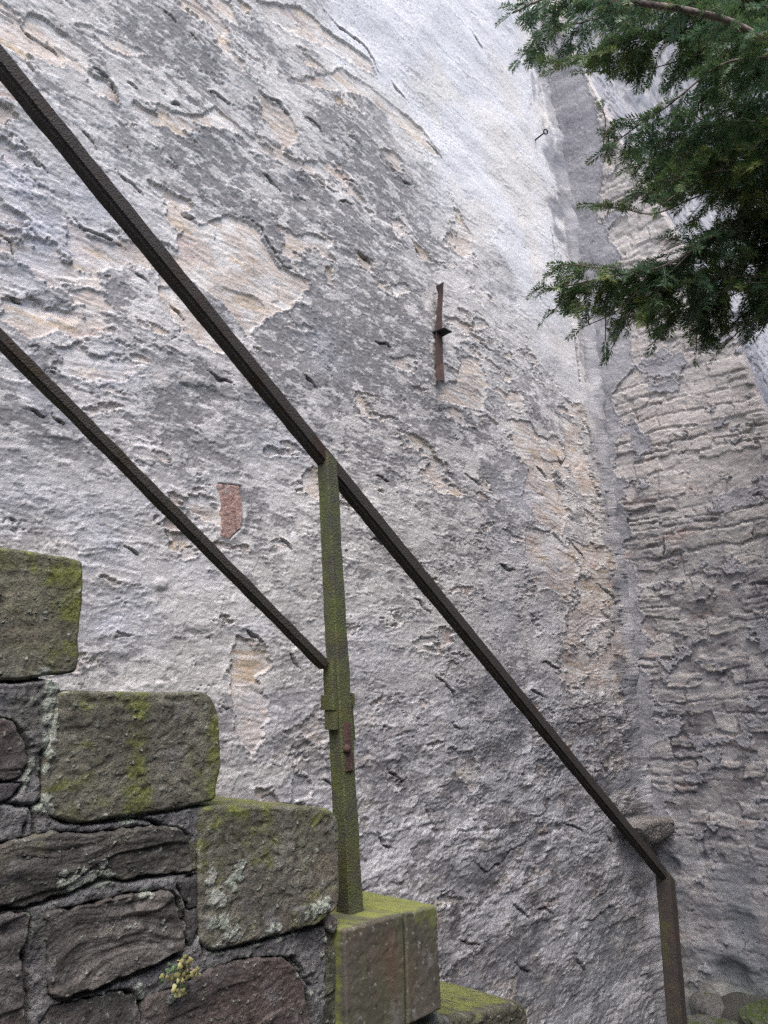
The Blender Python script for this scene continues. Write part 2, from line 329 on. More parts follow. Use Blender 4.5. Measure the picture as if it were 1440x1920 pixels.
def main_wall_field(u, z):
    k = (z - EYE[2]); v = u * 0.58
    a1 = fbm(v * 6, z * 7, 4, 11, 0.6); a2 = fbm(v * 6, z * 7, 4, 12, 0.6)
    wu = v + 0.022 * a1; wz = z + 0.022 * a2
    rag = fbm(v * 18, z * 24, 6, 31, 0.66)
    up_right = ss(-0.30, 0.30, k - 3.0 + 0.52 * (u - 1.9) + 0.45 * fbm(v * 3, z * 2, 5, 5, 0.6))
    low = ss(0.15, -0.70, k - 0.12 * (u - 1.5) + 0.30 * fbm(v * 4, z * 3, 4, 6))
    left = ss(1.25, 0.7, u + 0.15 * fbm(v * 4, z * 3, 3, 7)) * ss(0.75, 0.35, k) * (1 - low * 0.5)
    mid = np.clip(1 - up_right - low - left, 0, 1)
    dz = np.zeros(u.shape, np.float32)
    wzr = z + 0.03 * a1; wur = u + 0.05 * a2
    dz = blob(wur, wzr, DARKZ)
    cd = corner_u(z) - u
    # masonry below the render
    su = wu / 0.13 + np.floor(wz / 0.11) * 0.37; f1, f2, sid = worley(su, wz / 0.11, 3, 0.75)
    bed = fbm(v * 7, z * 60 + 4 * fbm(v * 5, z * 4, 2, 40), 5, 41, 0.6)
    stone = 0.006 * sid + bed * 0.0028 + 0.0012 * fbm(v * 30, z * 45, 4, 42)
    H = 0.018 * fbm(u * 1.3, z * 1.5, 2, 50) + 0.007 * fbm(v * 6, z * 5.5, 3, 51, 0.4)
    # grey coat
    n = fbm(wu * 4.2, wz * 5.6, 7, 60, 0.62)
    ul = ss(0.6, 1.2, k) * (1 - up_right)
    field = (n * 0.60 + 0.19 - 0.11 * ul + 0.50 * up_right + 0.06 * left + 0.25 * dz) * 0.10
    for P in BARE:
        s = sdf(poly_uz(P), u, z); field = np.minimum(field, -s + 0.012 * rag + 0.004)
    field = field + 0.05 * ss(0.16, 0.02, cd)
    field = field - 0.035 * ss(0.6, 0.3, np.abs(cd - 0.42)) * ss(0.9, 0.4, k) * ss(-0.7, -0.2, k)
    field = field + 0.011 * rag
    coat = ss(-0.001, 0.002, field); lip = np.exp(-(np.clip(field, 0, 1) / 0.008) ** 2) * coat
    # pale skin left in flakes on the coat
    n2 = fbm(wu * 9, wz * 12, 6, 70, 0.62) + 0.45 * fbm(v * 3.2, z * 3.2, 4, 71)
    sk = n2 + 0.03 - 0.60 * dz + 0.35 * up_right + 0.14 * mid - 0.02 * left
    skin = ss(0.00, 0.035, sk) * coat
    n3 = fbm(wu * 20 + 3, wz * 30, 5, 72, 0.66); skin2 = ss(0.20, 0.25, n3 + 0.10 * mid + 0.05 * low - 0.15 * dz) * coat * (1 - 0.6 * up_right)
    g1 = fbm(v * 95, z * 95, 4, 80, 0.68); grit = ss(0.0, 0.5, fbm(v * 70, z * 75, 3, 83, 0.6))
    lump = ss(0.25, 0.9, fbm(v * 20, z * 22, 4, 82))
    h = H + stone * (1 - coat * 0.9) + coat * (0.0065 + 0.004 * lip) + skin * 0.0016 + skin2 * 0.0014
    h += coat * (0.0011 * g1 + 0.0012 * grit) * (1 - 0.70 * up_right) * (1.2 - 0.5 * skin) + (1 - coat) * 0.0010 * g1
    h += 0.0018 * lump * (0.2 + 0.2 * low + 0.8 * left) + 0.002 * dz * fbm(v * 14, z * 16, 4, 84) * (low + left)
    # rubble zone: angular patches of stone, lime and dark mortar
    q1, q2, qid = worley(wu * 9 + 0.9 * rag, wz * 12 + 0.9 * a1, 90, 0.95); q3, q4, qid2 = worley(wu * 22 + 0.6 * rag, wz * 30, 91, 1.0)
    lp = low * ss(-0.3, 0.2, fbm(v * 6, z * 5, 3, 92) + 0.1)
    h += lp * (0.0035 * (qid - 0.5) * ss(0, 0.05, q2 - q1) + 0.0020 * (qid2 - 0.5) * ss(0, 0.06, q4 - q3) - 0.004 * ss(0.06, 0.0, q2 - q1) * ss(0.0, 0.4, fbm(v * 9, z * 9, 2, 96)))
    cj, ch, ch2 = courses(u + 0.03 * a1, z + 0.02 * a2, 0.095, 0.10, 0.16, 5, 0.25); seen = low * ss(-0.05, 0.25, fbm(v * 5 + 2, z * 4, 4, 97)); h += seen * (0.0055 * cj * (0.4 + ch) + 0.002 * bed)
    cl = fbm(wu * 7.5, wz * 11, 7, 95, 0.64); h += low * 0.0024 * ss(0.0, 0.04, cl)
    # tears where a layer laps over the one below
    t2 = fbm(wu * 4.4 + 9, wz * 7.5, 5, 102, 0.58); step = ss(-0.006, 0.0, t2) * np.exp(-np.clip(t2, 0, 1) / 0.10) * ss(0.05, 0.35, fbm(v * 4, z * 4, 2, 103)); h += 0.0035 * step * coat
    slit = np.exp(-(t2 / 0.012) ** 2) * ss(0.28, 0.5, fbm(v * 9, z * 7, 3, 101)) * coat * (1 - 0.5 * up_right); h -= slit * 0.006
    ck = np.zeros(u.shape, np.float32)
    cu_ = u + 0.016 * fbm(v * 22, z * 18, 3, 110, 0.5); cz_ = z + 0.016 * fbm(v * 22, z * 18, 3, 111, 0.5)
    for P in CRACK:
        dd, sg, par = line_d(poly_uz(P), cu_, cz_, 0.06); taper = np.sin(np.clip(par, 0.0, 1.0) * math.pi) + 1e-3
        wd = 0.0019 + 0.0007 * (u + 0.5); c = np.exp(-(dd / (wd * taper)) ** 2); ck = np.maximum(ck, c)
        h += np.where((sg > 0) & (dd < 0.05), 0.009 * np.exp(-dd / 0.018) * taper, 0) * (1 - c)
    h -= 0.012 * ck
    for (x, y, r, dep) in [(566, 352, 22, .016), (385, 745, 26, .010), (560, 378, 9, .014), (905, 1610, 34, -.012), (300, 1095, 12, -.010), (1000, 800, 14, .008), (120, 582, 24, .012), (345, 735, 14, .008), (70, 575, 22, .012)]:
        c = uz(x, y); e = uz(x + r, y); rr = abs(e[0] - c[0]); h -= dep * np.exp(-((((u - c[0]) / rr) ** 2 + ((z - c[1]) / (rr * 0.8)) ** 2) * (1 + 0.6 * rag)) ** 2)
    bs = sdf(poly_uz(BR), u, z)
    h = h * (1 - ss(-0.03, 0.0, bs)) + HB * ss(-0.03, 0.0, bs) - 0.007 * ss(-0.002, 0.003, bs)
    p1, p2, pid = worley(v * 50, z * 44, 120, 1.0); pit = ss(0.24, 0.06, p1) * (pid > 0.60) * up_right * ss(-0.3, 0.3, fbm(v * 5, z * 4, 3, 123)); h -= 0.0030 * pit
    h += (0.035 + 0.03 * fbm(v * 4, z * 3.5, 3, 121)) * ss(0.14, 0.0, cd + 0.05 * fbm(v * 4, z * 3, 3, 122)) ** 1.3 + 0.010 * ss(0.3, 0.0, cd) * fbm(u * 9, z * 8, 5, 124, 0.62)
    # ---- pigment
    tone = fbm(v * 3.2, z * 2.6, 5, 130, 0.6)
    c = mix((0.305, 0.293, 0.292), (0.365, 0.350, 0.342), ss(-0.4, 0.5, tone + 0.3 * a1))
    c = mix(c, (0.238, 0.230, 0.232), np.clip(0.85 * ss(0.10, 0.62, dz + 0.35 * a2 + 0.15 * rag), 0, 1))
    c = c * (0.90 + 0.18 * grit + 0.10 * g1)[..., None]
    pale = mix((0.50, 0.478, 0.460), (0.61, 0.585, 0.560), ss(-0.4, 0.4, a1 + 0.5 * g1))
    c = mix(c, pale, 0.80 * skin); c = mix(c, (0.62, 0.60, 0.585), 0.75 * skin2)
    barec = mix((0.57, 0.495, 0.435), (0.66, 0.625, 0.59), ss(-0.15, 0.30, fbm(v * 10, z * 14, 5, 132, 0.6)))
    barec = mix(barec, (0.53, 0.41, 0.27), 0.7 * ss(0.28, 0.5, fbm(v * 6, z * 20, 4, 133))); barec = mix(barec, (0.47, 0.345, 0.30), 0.6 * ss(0.30, 0.55, fbm(v * 6 + 7, z * 13, 4, 134)))
    barec = mix(barec, (0.36, 0.335, 0.32), 0.6 * ss(0.15, 0.6, bed + 0.3 * rag))
    c = mix(barec, c, coat)
    wash = up_right * ss(-0.50, 0.10, fbm(v * 4, z * 3.0, 6, 135, 0.62) + 0.7 * up_right - 0.20)
    washc = mix((0.655, 0.658, 0.675), (0.66, 0.640, 0.615), ss(-0.1, 0.4, fbm(v * 3 + 3, z * 2.1, 4, 136)))
    c = mix(c, washc, 0.90 * wash * (0.35 + 0.65 * coat))
    wb = blob(wur, wzr, WHITEB) * ss(-0.45, 0.35, fbm(wu * 9, wz * 6, 5, 137, 0.55) + 0.15); c = mix(c, (0.52, 0.525, 0.57), np.clip(0.75 * wb, 0, 1))
    c = mix(c, (0.42, 0.43, 0.47), 0.30 * left * ss(-0.1, 0.5, fbm(wu * 5, wz * 3, 5, 138)) * (1 - 0.6 * dz))
    pt = lp * ss(-0.1, 0.15, cl + 0.2)
    pc_ = np.where((qid < 0.25)[..., None], np.float32((0.185, 0.187, 0.207)), np.where((qid < 0.55)[..., None], np.float32((0.34, 0.33, 0.34)), np.where((qid < 0.8)[..., None], np.float32((0.53, 0.525, 0.54)), np.float32((0.46, 0.40, 0.36)))))
    c = mix(c, pc_ * (0.9 + 0.25 * g1)[..., None], 0.80 * pt); c = mix(c, (0.56, 0.555, 0.57), 0.85 * low * ss(0.12, 0.17, cl) * ss(-0.3, 0.3, fbm(v * 8, z * 6, 3, 149)))
    c = mix(c, (0.19, 0.19, 0.21), 0.75 * low * ss(0.16, 0.24, -cl)); c = mix(c, (0.60, 0.595, 0.60), 0.7 * low * ss(0.38, 0.46, n3))
    cc_ = mix((0.22, 0.215, 0.23), (0.40, 0.375, 0.36), ss(0.2, 0.8, ch)); cc_ = mix(cc_, (0.33, 0.255, 0.225), 0.7 * (ch2 > 0.86)); cc_ = cc_ * (1 + 0.25 * bed + 0.15 * g1)[..., None]
    cc_ = mix(mix((0.14, 0.14, 0.15), (0.50, 0.495, 0.50), ss(-0.1, 0.2, fbm(v * 14, z * 12, 4, 98))), cc_, cj); c = mix(c, cc_, 0.80 * seen)
    lw = fbm(wu * 3.6 + 8, wz * 5.2, 7, 150, 0.62); c = mix(c, (0.545, 0.545, 0.57), 0.72 * low * ss(0.03, 0.09, lw)); h += 0.0030 * low * ss(0.03, 0.06, lw)
    c = mix(c, (0.205, 0.208, 0.23), 0.55 * low * ss(0.16, 0.22, -lw))
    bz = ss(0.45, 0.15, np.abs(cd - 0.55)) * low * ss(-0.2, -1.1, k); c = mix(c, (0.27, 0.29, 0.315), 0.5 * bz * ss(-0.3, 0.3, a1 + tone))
    hl = fbm(v * 36, z * 34, 4, 141, 0.62); c = mix(c, (0.66, 0.645, 0.635), 0.6 * ss(0.28, 0.36, hl) * (1 - up_right) * (1 - 0.5 * dz))
    c = mix(c, (0.125, 0.120, 0.128), 0.55 * ss(0.34, 0.52, fbm(wu * 12 + 3, wz * 13, 6, 142, 0.66) + 0.16 * dz) * (1 - 0.85 * up_right) * (0.35 + 0.5 * left + 0.5 * low))
    ew_ = np.exp(-(np.clip(field + 0.001, -1, 1) / 0.0025) ** 2) * ss(-0.2, 0.4, fbm(v * 16, z * 12, 3, 146)); c = mix(c, (0.70, 0.68, 0.67), 0.5 * ew_)  # edge highlight for crispness painted into the colour, pale as fresh broken lime
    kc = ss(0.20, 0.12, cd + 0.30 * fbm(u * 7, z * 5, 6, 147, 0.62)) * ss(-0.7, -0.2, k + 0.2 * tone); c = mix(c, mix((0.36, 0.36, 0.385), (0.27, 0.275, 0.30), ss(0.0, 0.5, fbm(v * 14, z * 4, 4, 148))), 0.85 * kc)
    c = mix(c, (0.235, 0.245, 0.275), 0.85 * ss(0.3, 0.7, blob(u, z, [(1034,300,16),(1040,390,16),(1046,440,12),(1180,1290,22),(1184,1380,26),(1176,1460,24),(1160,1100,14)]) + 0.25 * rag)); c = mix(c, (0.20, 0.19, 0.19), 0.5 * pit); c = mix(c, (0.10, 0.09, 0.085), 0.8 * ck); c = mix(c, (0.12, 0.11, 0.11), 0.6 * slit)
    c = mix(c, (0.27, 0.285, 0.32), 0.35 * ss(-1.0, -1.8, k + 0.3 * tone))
    return h, c

def build_main_wall():
    ua = axis([(-4.0, 0.25), (-0.6, 0.10), (0.02, 0.003), (1.2, 0.0034), (2.4, 0.0055), (4.2, 0.0085), (4.6, 0.03), (9.0, 0.08)])
    za = axis([(-0.4, 0.05), (0.0, 0.006), (0.3, 0.0045), (2.4, 0.0036), (3.7, 0.0045), (6.9, 0.0075), (11, 0.08)])
    u, z = np.meshgrid(ua, za, indexing='ij'); h, c = main_wall_field(u, z)
    x = u[..., None] * D + (DW - h)[..., None] * N; x[..., 2] = z
    x[..., :2] += EYE[:2]
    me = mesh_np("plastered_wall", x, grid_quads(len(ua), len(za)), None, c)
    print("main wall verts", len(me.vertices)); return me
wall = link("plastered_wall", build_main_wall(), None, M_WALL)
tag(wall, "tall old wall of peeling grey and white lime plaster rising behind the iron handrail", "wall")

def wall_h(px, py):
    """surface point of the plastered wall seen at a photo pixel"""
    q = uz(px, py); h, _ = main_wall_field(np.array([[q[0]]], np.float32), np.array([[q[1]]], np.float32))
    return on_n(px, py, DW - float(h[0, 0]))

# ------------------------------------------------------------------ buttress (side face + sloping face)
GREYB = [  # plaster still on the buttress side face
 [(1020,100),(1090,120),(1120,200),(1135,300),(1120,420),(1170,480),(1150,560),(1185,640),(1190,690),(1150,740),(1165,800),(1155,860),(1130,880),(1090,800),(1040,400)],
 [(1130,950),(1185,960),(1165,1010),(1150,1060),(1130,1040)],[(1100,900),(1150,880),(1180,1180),(1140,1190)],
]
def butt_field(w, z):
    k = z - EYE[2]
    ww = w + 0.02 * fbm(w * 6, z * 6, 3, 201); wz = z + 0.016 * fbm(w * 4, z * 6, 3, 202)
    ww = ww + 0.012 * fbm(w * 9, z * 14, 4, 203); wz = z + 0.006 * fbm(w * 9, z * 11, 4, 204)
    joint, sidm, hs2 = courses(ww, wz, 0.098, 0.12, 0.16, 1, 0.26, 0.013, 0.011)
    bed = fbm(w * 4, z * 46 + 3 * fbm(w * 3, z * 3, 2, 214), 5, 215, 0.62)
    rag = fbm(w * 16, z * 20, 5, 216, 0.62)
    lowz = ss(-0.75, -1.25, k + 0.15 * fbm(w * 3, z * 3, 2, 217))
    h = 0.020 * fbm(w * 1.6, z * 1.8, 3, 218) + 0.006 * fbm(w * 6, z * 8, 3, 219)
    bl = ss(0.02, 0.07, fbm(ww * 4.5, wz * 17, 6, 206, 0.6)); bl2 = ss(0.1, 0.14, fbm(ww * 8 + 3, wz * 24, 6, 207, 0.62))
    st = joint * (0.003 + 0.013 * sidm + 0.005 * hs2 * bed) + bed * 0.0012 + 0.0014 * bl2 + 0.0030 * fbm(w * 26, z * 28, 4, 242, 0.62) - 0.008 * (1 - joint) * ss(0.1, 0.4, fbm(w * 7, z * 8, 3, 239)) + 0.004 * fbm(w * 20, z * 30, 4, 220)
    fld = np.full(w.shape, -1.0, np.float32)
    for P in GREYB:
        Q = np.array([on_butt(x, y) for x, y in P]); fld = np.maximum(fld, sdf(Q, w, z))
    n = fbm(ww * 3.2, wz * 4.4, 6, 221, 0.6)
    fld = np.maximum(fld + 0.03 * n, 0.10 * (n - 0.30)) + 0.018 * rag
    fld = np.maximum(fld, 0.06 - w * 0.6 + 0.09 * n)
    coat = ss(-0.0015, 0.003, fld); lip = np.exp(-(np.clip(fld, 0, 1) / 0.012) ** 2) * coat
    smear = lowz
    soft = ss(-0.35, 0.25, fbm(w * 2.3, z * 2.6, 3, 229)); st = st * (0.55 + 0.45 * soft)
    h += st * (1 - 0.9 * coat) * (1 - 0.72 * smear) + coat * (0.012 + 0.006 * lip)
    h += (coat * 0.001 + 0.0014) * fbm(w * 55, z * 60, 4, 222, 0.65) + 0.0009 * ridge(w * 26, z * 40, 4, 223) + 0.014 * (1 - ss(0.0, 0.1, w)) * fbm(w * 6, z * 7, 4, 234)
    h += smear * (0.007 * ridge(ww * 5, wz * 9, 4, 224) + 0.004 * fbm(w * 18, z * 22, 3, 225))
    t1 = fbm(ww * 6, wz * 17, 4, 226); sl = np.exp(-(t1 / 0.03) ** 2) * ss(0.15, 0.4, fbm(w * 5, z * 7, 2, 227)); h -= 0.007 * sl * (1 - coat)
    # hollow with scar at the foot
    for (x, y, r, dep) in [(1375, 1835, 30, .05), (1185, 1575, 22, -.02), (1320, 1610, 8, .02), (1352, 1612, 8, .02), (1390, 1740, 30, .02), (1260, 1625, 14, .03)]:
        cw, cz = on_butt(x, y); ew, _ = on_butt(x + r, y); rr = abs(ew - cw); h -= dep * np.exp(-(((w - cw) / rr) ** 2 + ((z - cz) / (rr * 1.1)) ** 2) ** 2)
    tone = fbm(w * 2.4, z * 2.6, 5, 230, 0.6); soft2 = ss(-0.35, 0.25, fbm(w * 2.3, z * 2.6, 3, 229))
    sc_ = mix((0.42, 0.405, 0.402), (0.235, 0.228, 0.240), ss(0.25, 0.85, hs2 + 0.5 * tone)); sc_ = mix(sc_, (0.49, 0.455, 0.42), ss(0.0, 0.6, bed + 0.3 * rag) * 0.7)
    sc_ = mix(sc_, (0.46, 0.42, 0.38), 0.5 * bl2); sc_ = sc_ * (1 + 0.30 * bed)[..., None]; sc_ = mix(sc_, mix((0.15, 0.14, 0.148), (0.36, 0.345, 0.345), ss(-0.3, 0.2, fbm(w * 5, z * 6, 4, 238))), (0.60 + 0.30 * soft2) * (1 - joint)); sc_ = mix(sc_, (0.33, 0.24, 0.215), 0.5 * ss(0.3, 0.6, fbm(ww * 4, wz * 8, 3, 231)))
    sc_ = mix(sc_, (0.34, 0.33, 0.335), 0.6 * (1 - soft2) * ss(-0.2, 0.3, fbm(w * 7, z * 9, 5, 241)))
    c = mix(sc_, mix((0.345, 0.340, 0.360), (0.265, 0.262, 0.285), ss(-0.3, 0.4, tone)) * (1 + 0.12 * rag)[..., None], coat)
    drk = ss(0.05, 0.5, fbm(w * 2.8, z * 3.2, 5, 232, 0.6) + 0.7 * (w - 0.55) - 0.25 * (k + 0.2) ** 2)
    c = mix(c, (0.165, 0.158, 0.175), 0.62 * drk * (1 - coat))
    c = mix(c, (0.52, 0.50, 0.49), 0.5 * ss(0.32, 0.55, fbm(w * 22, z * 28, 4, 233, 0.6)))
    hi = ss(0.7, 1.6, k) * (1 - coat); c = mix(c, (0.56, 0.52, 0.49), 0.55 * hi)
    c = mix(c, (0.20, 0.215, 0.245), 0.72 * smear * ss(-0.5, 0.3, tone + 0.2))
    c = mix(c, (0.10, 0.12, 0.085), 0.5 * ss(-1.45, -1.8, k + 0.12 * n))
    c = mix(c, (0.075, 0.07, 0.07), 0.7 * sl * (1 - coat))
    return h, c
def build_butt():
    za = axis([(-0.3, 0.03), (0.0, 0.006), (3.4, 0.0055), (6.0, 0.010), (11, 0.08)])
    ns = 330; s = np.linspace(0, 1, ns).astype(np.float32)
    S, z = np.meshgrid(s, za, indexing='ij'); ew = edge_w(z); w_ = S * ew - 0.05 * (1 - S)
    h, c = butt_field(w_.astype(np.float32), z)
    h = h * ss(1.0, 0.97, S) + 0.0 ; h = h - 0.03 * ss(0.96, 1.0, S) ** 2
    uu = corner_u(z) - h
    x = uu[..., None] * D + (DW - w_)[..., None] * N; x[..., 2] = z
    # sloping face beyond the edge
    t = axis([(0.0, 0.008), (1.2, 0.014), (9.0, 0.05)])[1:]; T, z2 = np.meshgrid(t, za, indexing='ij')
    k2 = z2 - EYE[2]; bed2 = fbm(T * 8, z2 * 55, 5, 240, 0.6); rg = fbm(T * 14, z2 * 18, 5, 241, 0.62)
    fl = ss(-0.01, 0.02, 0.5 * fbm(T * 3, z2 * 5, 5, 242, 0.6) + 0.03)
    h2 = 0.012 * fbm(T * 3, z2 * 4, 4, 243) + 0.006 * bed2 * (1 - fl * 0.6) + 0.010 * fl + 0.003 * rg
    h2 *= ss(0, 0.05, T)
    e_u = uu[-1][None, :]; w2 = edge_w(z2) + h2
    x2 = (e_u + T)[..., None] * D + (DW - w2)[..., None] * N; x2[..., 2] = z2
    c2 = mix((0.40, 0.385, 0.385), (0.31, 0.31, 0.33), fl); c2 = mix(c2, (0.38, 0.375, 0.39), 0.6 * ss(0, 0.5, fbm(T * 2, z2 * 3, 4, 244))); c2 = mix(c2, (0.2, 0.19, 0.19), 0.5 * ss(0.3, 0.6, rg + 0.3 * bed2))
    X = np.concatenate([x, x2], 0); C = np.concatenate([c, c2], 0)
    X[..., 0] += EYE[0]; X[..., 1] += EYE[1]
    nu = X.shape[0]
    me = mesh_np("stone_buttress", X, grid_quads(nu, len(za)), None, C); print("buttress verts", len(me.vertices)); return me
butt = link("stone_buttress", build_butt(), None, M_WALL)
tag(butt, "sloping buttress of bedded rubble courses with plaster scraps, meeting the plastered wall under the yew", "buttress")

# ------------------------------------------------------------------ stone builder
def outline(pts, dist, step=0.0025, rnd=0.010, jag=0.0012, seed=0):
    """photo outline laid on the plane at that distance, resampled, corners worn, edge chipped"""
    P = poly_uz(pts, dist); Q = np.vstack([P, P[:1]]); L = np.hypot(*np.diff(Q, axis=0).T); cum = np.concatenate([[0], np.cumsum(L)])
    n = max(24, int(cum[-1] / step)); s = np.linspace(0, cum[-1], n, endpoint=False)
    R = np.stack([np.interp(s, cum, Q[:, 0]), np.interp(s, cum, Q[:, 1])], 1)
    k = max(1, int(rnd / (cum[-1] / n)))
    for _ in range(2):
        R = sum(np.roll(R, i, 0) for i in range(-k, k + 1)) / (2 * k + 1)
    T = np.roll(R, -1, 0) - np.roll(R, 1, 0); T /= np.hypot(*T.T)[:, None] + 1e-9; NN = np.stack([T[:, 1], -T[:, 0]], 1)
    if np.sum(R[:, 0] * np.roll(R[:, 1], -1) - np.roll(R[:, 0], -1) * R[:, 1]) < 0: NN = -NN
    q = fbm(R[:, 0] * 60, R[:, 1] * 60, 4, 300 + seed) + 0.8 * fbm(R[:, 0] * 14, R[:, 1] * 14, 3, 310 + seed)
    return R + NN * (q * jag)[:, None], NN
def stone_mesh(name, pts, dist, colf, thick=0.2, rnd=0.012, corner=0.010, jag=0.0012, rough=0.003, seed=0, step=0.0021, back_step=None, hf=None):
    O, NN = outline(pts, dist, step, corner, jag, seed); n = len(O); c = O.mean(0)
    rad = np.hypot(*(O - c).T).mean(); nr = max(6, int(rad / step))
    fr = np.concatenate([np.linspace(0, 0.9, nr)[1:], 1 - (1 - np.linspace(0, 1, max(5, int(rad * 0.1 / step * 3)))[1:]) ** 1.5 * 0.1])
    U = c[0] + fr[:, None] * (O[:, 0] - c[0])[None]; V = c[1] + fr[:, None] * (O[:, 1] - c[1])[None]
    s = np.clip(sdf(O[::max(1, n // 160)], U, V), 0, 9)
    r = rnd; e = np.clip(1 - s / r, 0, 1); e[-1] = 1
    prof = -r * (1 - np.sqrt(np.clip(1 - e * e, 0, 1)))
    uu = U.astype(np.float32) + seed * 3.17; vv = V.astype(np.float32)
    nz = 0.45 * rough * (fbm(uu * 12, vv * 18, 4, 320, 0.60) * 1.5 + 0.6 * fbm(uu * 70, vv * 90, 1, 321) - 1.1 * ss(0.35, 0.6, fbm(uu * 40, vv * 60, 1, 322))) * (1 - 0.6 * e)
    if hf is not None: nz = nz + hf(U, V) * (1 - e)
    Df = dist - nz - prof
    bd = [0.003, 0.008, 0.016, 0.03]
    if back_step:
        b = 0.04
        while b < thick: bd.append(b); b += back_step
    bd.append(thick)
    bd = np.array(bd)
    BU = []; BV = []; BD = []
    per = np.arange(n) * step
    for b in bd:
        w_ = fbm(O[:, 0] * 16 + b * 9, O[:, 1] * 16 + b * 14, 4, 330 + seed) * rough * 1.0 * min(1, b / 0.02)
        BU.append(O[:, 0] + NN[:, 0] * w_); BV.append(O[:, 1] + NN[:, 1] * w_); BD.append(np.full(n, dist + r + b))
    U = np.vstack([U, BU]); V = np.vstack([V, BV]); Df = np.vstack([Df, BD])
    nrow = U.shape[0]
    u = np.concatenate([[c[0]], U.ravel()]); v = np.concatenate([[c[1]], V.ravel()])
    d0 = Df[0].mean(); d = np.concatenate([[d0], Df.ravel()])
    co = u[:, None] * D + d[:, None] * N; co[:, 2] = v; co[:, :2] += EYE[:2]
    i = np.arange(n); j = (i + 1) % n
    tris = np.stack([np.zeros(n, int), 1 + i, 1 + j], 1)
    q = []
    for k in range(nrow - 1):
        a = 1 + k * n; q.append(np.stack([a + i, a + n + i, a + n + j, a + j], 1))
    q = np.vstack(q)
    # make the faces point to the lane
    p0, p1, p2 = co[tris[0]]
    if np.cross(p1 - p0, p2 - p0) @ N > 0: tris = tris[:, ::-1]; q = q[:, ::-1]
    zt = np.clip(((d - dist - r) / 0.01), 0, 1)            # 1 on the sides and top
    col = colf(u.astype(np.float32), v.astype(np.float32), d.astype(np.float32), zt.astype(np.float32))
    return mesh_np(name, co, q, tris, col)

# lichen crusts on the stair masonry (photo pixel, radius)
LICH = [(92,1290,10),(92,1320,11),(90,1350,10),(88,1380,10),(84,1410,9),(100,1280,10),(118,1284,9),(80,1440,6),(78,1500,9),(85,1515,9),(66,1515,6),(150,1270,0),(80,1262,8),(66,1268,6),
        (392,1635,8),(385,1650,9),(395,1680,16),(405,1690,10),(436,1640,12),(440,1625,10),(425,1650,9),(430,1660,8),(388,1728,9),(412,1725,12),(418,1738,10),(430,1750,12),(415,1755,9),(400,1770,6),
        (590,1695,12),(575,1705,10),(605,1690,11),(560,1712,7),(500,1742,10),(512,1738,8),(520,1755,8),(480,1765,8),(395,1782,8),(410,1778,8),(550,1745,6),
        (110,1655,8),(125,1658,10),(140,1652,10),(155,1645,9),(170,1643,9),(185,1640,8),(200,1645,11),(175,1655,8),(148,1632,6),(186,1620,7),(112,1636,5),(265,1672,9),(278,1674,6),(258,1678,5),
        (240,1532,9),(228,1534,7),(190,1530,6),(55,1430,5),(50,1445,5),(45,1460,5),(40,1475,5),(256,1850,7),(258,1872,8),(315,1868,9),(191,1840,5),(220,1840,4),(190,1862,4),(608,1740,5),(606,1760,4),(600,1790,4),(580,1860,4)]
_L = np.array([[*uz(x, y, DS), r / F * 1.5] for x, y, r in LICH if r > 0])
def lichen(u, z):
    g = fbm(u * 90, z * 90, 4, 340, 0.7); out = np.zeros(u.shape, np.float32)
    for cu, cz, r in _L:
        m = (np.abs(u - cu) < r * 2.2) & (np.abs(z - cz) < r * 2.2)
        if m.any(): d = np.hypot(u[m] - cu, z[m] - cz) / r; out[m] = np.maximum(out[m], 1.2 - d)
    return ss(0.22, 0.42, out + 0.75 * g - 0.05)
def lich_h(u, z):
    l = lichen(np.asarray(u, np.float32), np.asarray(z, np.float32)); return l * (0.0016 + 0.0016 * np.abs(fbm(np.asarray(u) * 150, np.asarray(z) * 150, 2, 341)))
C_LICH = (0.36, 0.40, 0.34); C_MOSS = (0.185, 0.205, 0.055); C_MOSSD = (0.118, 0.126, 0.074)
def streak(u, x, wd, dist=DS, y=1400):
    a = uz(x, y, dist)[0]; b = uz(x + wd, y, dist)[0]; return np.exp(-((u - a) / abs(b - a)) ** 2)
def stone_col(base, moss=0.0, wet=0.3, top=0.4, extra=None, bedded=0.0, var=0.30):
    def f(u, v, d, t):
        U = u + d * 0.7; V = v + 0.3 * d
        n1 = fbm(U * 9, V * 12, 5, 350, 0.62); n2 = fbm(U * 30, V * 40, 3, 351, 0.6); n3 = fbm(U * 4, V * 5, 3, 352)
        c = mix(tuple(x * (1 - var) for x in base), tuple(x * (1 + var) for x in base), ss(-0.5, 0.5, n1 + 0.4 * n2))
        c = mix(c, (base[0] * 1.15, base[1] * 1.0, base[2] * 0.92), 0.5 * ss(0.1, 0.6, n3))
        if bedded: c = mix(c, tuple(x * 0.45 for x in base), bedded * ss(0.05, 0.5, fbm(U * 6, V * 70, 4, 353, 0.6)))
        c = mix(c, (0.23, 0.225, 0.235), 0.55 * ss(0.28, 0.5, fbm(U * 16 + 5, V * 13, 5, 354, 0.65)))
        m = moss + 0.42 * n1 + 0.38 * n2 + top * t
        if extra is not None: m = m + extra(u, v, n1)
        mm = np.clip(ss(-0.10, 0.80, m) * (0.85 + 0.35 * n2), 0, 1); c = mix(c, mix(C_MOSSD, C_MOSS, ss(0.25, 1.1, m + 0.5 * n2)), 0.92 * mm)
        l = lichen(u, v) * (1 - t); c = mix(c, mix(C_LICH, (0.50, 0.50, 0.46), ss(0, 0.4, n2)), 0.9 * l)
        c = mix(c, tuple(x * 0.35 for x in base), 0.7 * ss(0.42, 0.6, fbm(U * 55, V * 60, 3, 355)))
        return c
    return f

